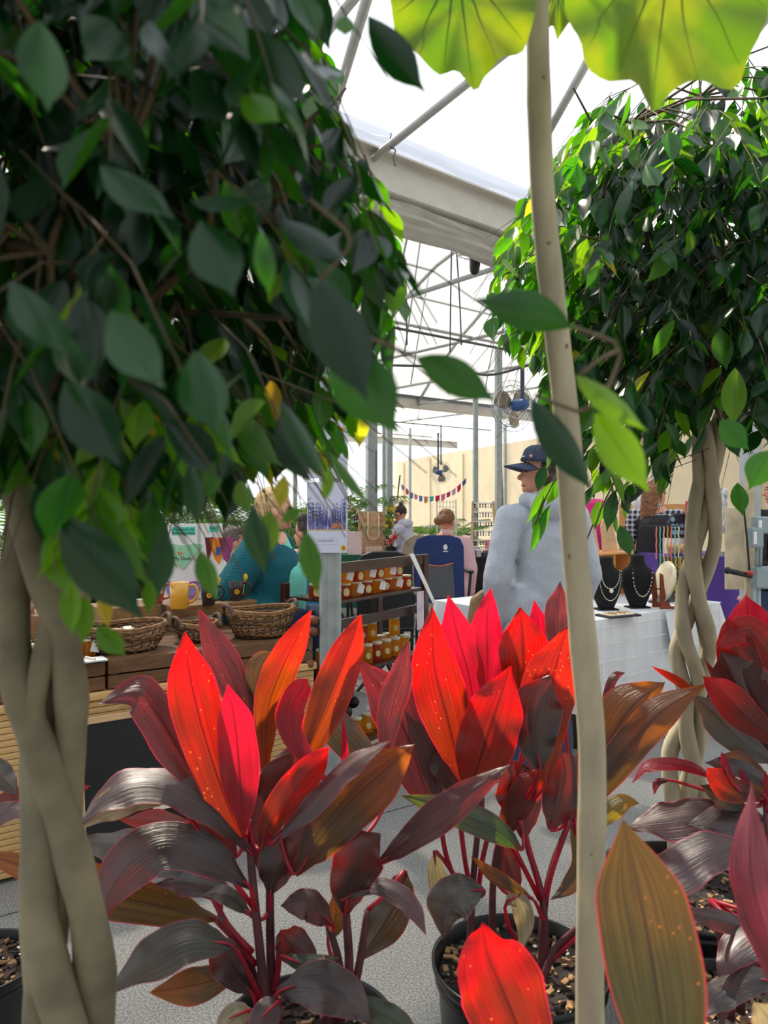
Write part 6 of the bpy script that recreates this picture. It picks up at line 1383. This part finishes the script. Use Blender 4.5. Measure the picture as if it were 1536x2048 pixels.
# left crown
LC = (-.48, 1.0, 2.02)
LPOLY = [(-900, -1500), (640, -1500), (655, 0), (668, 120), (690, 250), (735, 350), (800, 430), (905, 500), (900, 560), (800, 640), (790, 800), (740, 900), (640, 940), (560, 905), (470, 960), (330, 1010), (300, 1130), (255, 1290), (120, 1290), (60, 1000), (-900, 1000)]
ts = [P(60, 760, 1.0), P(90, 820, 1.02), P(60, 640, 1.0)]; rn = random.Random(2)
ends = [Vector(LC)+Vector((rn.uniform(-.42, .42), rn.uniform(-.38, .34), rn.uniform(-.35, .5))) for _ in range(18)]+[P(420, 470, .75), P(560, 420, .8), P(250, 320, .7), P(620, 640, .85), P(330, 660, .9), P(100, 500, .7)]
hl = branches(TL, ts, ends, .009, mat('brown_branch', (74,60,42), .8, 0, 20, .3), 3)
def backlit_left(p):  # paints backlight: more pale leaves low down and along the right edge
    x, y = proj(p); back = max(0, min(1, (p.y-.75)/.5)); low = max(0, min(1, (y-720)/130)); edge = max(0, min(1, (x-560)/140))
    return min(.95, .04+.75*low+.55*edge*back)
crown(TL, LC, (.56, .50, .62), 5200, .074, LPOLY, .50, 5, hl, backlit_share=backlit_left, keep=190)
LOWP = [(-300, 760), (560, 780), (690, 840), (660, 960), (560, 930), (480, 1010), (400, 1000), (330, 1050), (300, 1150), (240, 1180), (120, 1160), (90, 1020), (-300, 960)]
crown(TL, (-.42, .98, 1.54), (.46, .34, .15), 620, .070, LOWP, .50, 15, hl, backlit_share=lambda p: .62 if proj(p)[0] > 90 else .1, keep=60)
# right crown
RC = (.98, 2.25, 2.22)
RPOLY = [(960, 640), (985, 560), (1000, 470), (1060, 380), (1120, 300), (1150, 230), (1210, 190), (1280, 200), (1400, 190), (1500, 150), (1536, 120), (2400, 0), (2400, 900), (1536, 890), (1460, 905), (1440, 800), (1400, 860), (1340, 990), (1290, 960), (1280, 1000), (1250, 1130), (1180, 1010), (1100, 1010), (1085, 880), (1075, 750), (1010, 700)]
ts = [P(1425, 780, 2.44), P(1445, 720, 2.45), P(1410, 800, 2.42)]
ends = [Vector(RC)+Vector((rn.uniform(-.5, .5), rn.uniform(-.4, .4), rn.uniform(-.5, .5))) for _ in range(20)]+[P(1130, 520, 2.2), P(1080, 900, 2.2), P(1230, 480, 2.1), P(1350, 640, 2.0)]
hr = branches(TR, ts, ends, .010, mat('brown_branch', (104,78,52)), 7)
def backlit_right(p):  # share of pale leaves rises to the left, imitating a backlit rim
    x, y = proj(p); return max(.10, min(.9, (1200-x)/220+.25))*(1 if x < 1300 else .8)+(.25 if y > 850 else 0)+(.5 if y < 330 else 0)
crown(TR, RC, (.80, .62, .70), 5200, .088, RPOLY, .9, 9, hr, backlit_share=backlit_right)
# single leaves of both figs that hang close to the camera, placed one by one
def hero(plant, a, b, D, w_, kind='d', roll=0, D1=None):
    """base pixel -> tip pixel at distance D, w_ = full width px"""
    p = P(*a, D); e = P(*b, D1 or D-.01); ln = (e-p).length; ld = (e-p).normalized(); zq = (-ld)
    V = (p-CAM).normalized(); Y = (V-ld*V.dot(ld)).normalized(); X = Y.cross(zq).normalized(); M = Matrix((X, Y, zq)).transposed() @ Matrix.Rotation(roll, 3, 'Z')
    o = bpy.data.objects.new('leaf', LMESH[kind][(abs(int(a[0]))//10) % 4 if a[1] < 760 and a[0] < 600 else abs(int(a[0])) % 2]); COL.objects.link(o); o.parent = plant; o.location = p-plant.location; o.rotation_mode = 'QUATERNION'; o.rotation_quaternion = M.to_quaternion()
    o.scale = (w_*.84/F*D/.46, ln, ln); return o
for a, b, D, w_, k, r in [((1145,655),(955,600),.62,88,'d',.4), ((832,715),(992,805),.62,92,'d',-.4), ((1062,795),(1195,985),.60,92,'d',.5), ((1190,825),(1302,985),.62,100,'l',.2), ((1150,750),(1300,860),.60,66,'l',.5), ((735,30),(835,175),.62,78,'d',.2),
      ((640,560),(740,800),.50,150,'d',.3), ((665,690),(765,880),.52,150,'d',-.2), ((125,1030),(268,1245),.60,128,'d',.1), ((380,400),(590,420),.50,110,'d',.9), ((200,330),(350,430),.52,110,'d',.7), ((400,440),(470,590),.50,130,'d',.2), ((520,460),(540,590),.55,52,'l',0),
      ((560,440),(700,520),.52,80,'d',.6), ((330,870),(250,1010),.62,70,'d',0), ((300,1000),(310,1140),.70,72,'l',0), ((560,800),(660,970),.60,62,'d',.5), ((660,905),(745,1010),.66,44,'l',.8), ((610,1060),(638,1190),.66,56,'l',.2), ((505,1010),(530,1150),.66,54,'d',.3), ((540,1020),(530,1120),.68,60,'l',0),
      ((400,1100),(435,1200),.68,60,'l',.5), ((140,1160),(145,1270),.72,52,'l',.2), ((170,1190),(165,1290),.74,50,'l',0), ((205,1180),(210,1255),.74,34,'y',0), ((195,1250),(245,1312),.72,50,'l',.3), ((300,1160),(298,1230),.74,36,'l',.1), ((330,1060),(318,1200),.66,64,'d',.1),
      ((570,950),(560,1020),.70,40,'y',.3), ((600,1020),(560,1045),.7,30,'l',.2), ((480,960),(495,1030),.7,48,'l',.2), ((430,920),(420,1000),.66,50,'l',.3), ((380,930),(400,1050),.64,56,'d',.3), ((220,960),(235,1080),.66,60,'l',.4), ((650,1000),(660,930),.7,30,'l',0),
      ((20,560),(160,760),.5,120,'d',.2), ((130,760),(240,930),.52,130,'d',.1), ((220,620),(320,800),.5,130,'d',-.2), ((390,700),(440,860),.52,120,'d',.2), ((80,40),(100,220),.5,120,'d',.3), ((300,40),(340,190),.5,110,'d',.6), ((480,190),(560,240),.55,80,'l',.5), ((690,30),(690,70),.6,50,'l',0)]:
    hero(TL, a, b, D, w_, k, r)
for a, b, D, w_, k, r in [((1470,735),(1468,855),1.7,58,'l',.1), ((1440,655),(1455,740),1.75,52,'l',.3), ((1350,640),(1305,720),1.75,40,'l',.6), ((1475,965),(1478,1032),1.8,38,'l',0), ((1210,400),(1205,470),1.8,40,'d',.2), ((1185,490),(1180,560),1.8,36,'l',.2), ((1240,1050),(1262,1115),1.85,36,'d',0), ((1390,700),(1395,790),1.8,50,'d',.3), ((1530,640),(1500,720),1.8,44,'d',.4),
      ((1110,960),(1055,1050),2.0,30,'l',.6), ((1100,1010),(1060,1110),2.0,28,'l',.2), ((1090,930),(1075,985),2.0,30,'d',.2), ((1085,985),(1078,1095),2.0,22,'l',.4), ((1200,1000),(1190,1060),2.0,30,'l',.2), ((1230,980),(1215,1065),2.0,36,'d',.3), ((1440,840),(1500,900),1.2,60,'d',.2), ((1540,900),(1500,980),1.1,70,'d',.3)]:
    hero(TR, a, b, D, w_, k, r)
for pts, D in (([(1145,655),(1240,700),(1180,820),(1070,790)], .61), ([(1160,750),(1200,720),(1240,700)], .61), ([(700,660),(832,715)], .61), ([(620,400),(700,480),(640,560)], .56)):
    c = crv([P(x, y, D) for x, y in pts], 8); MB().tube(c, .0016, 6).build('twig', M_TWIG, TL, world=True, smooth=True)
for pts, D in (([(1260,880),(1230,960),(1190,1040),(1165,1100)], 2.0), ([(1150,900),(1110,960),(1085,1010),(1070,1050)], 2.0), ([(1160,470),(1250,500),(1340,560)], 1.95)):
    c = crv([P(x, y, D) for x, y in pts], 8); MB().tube(c, .0024, 6).build('twig', M_TWIG, TR, world=True, smooth=True)
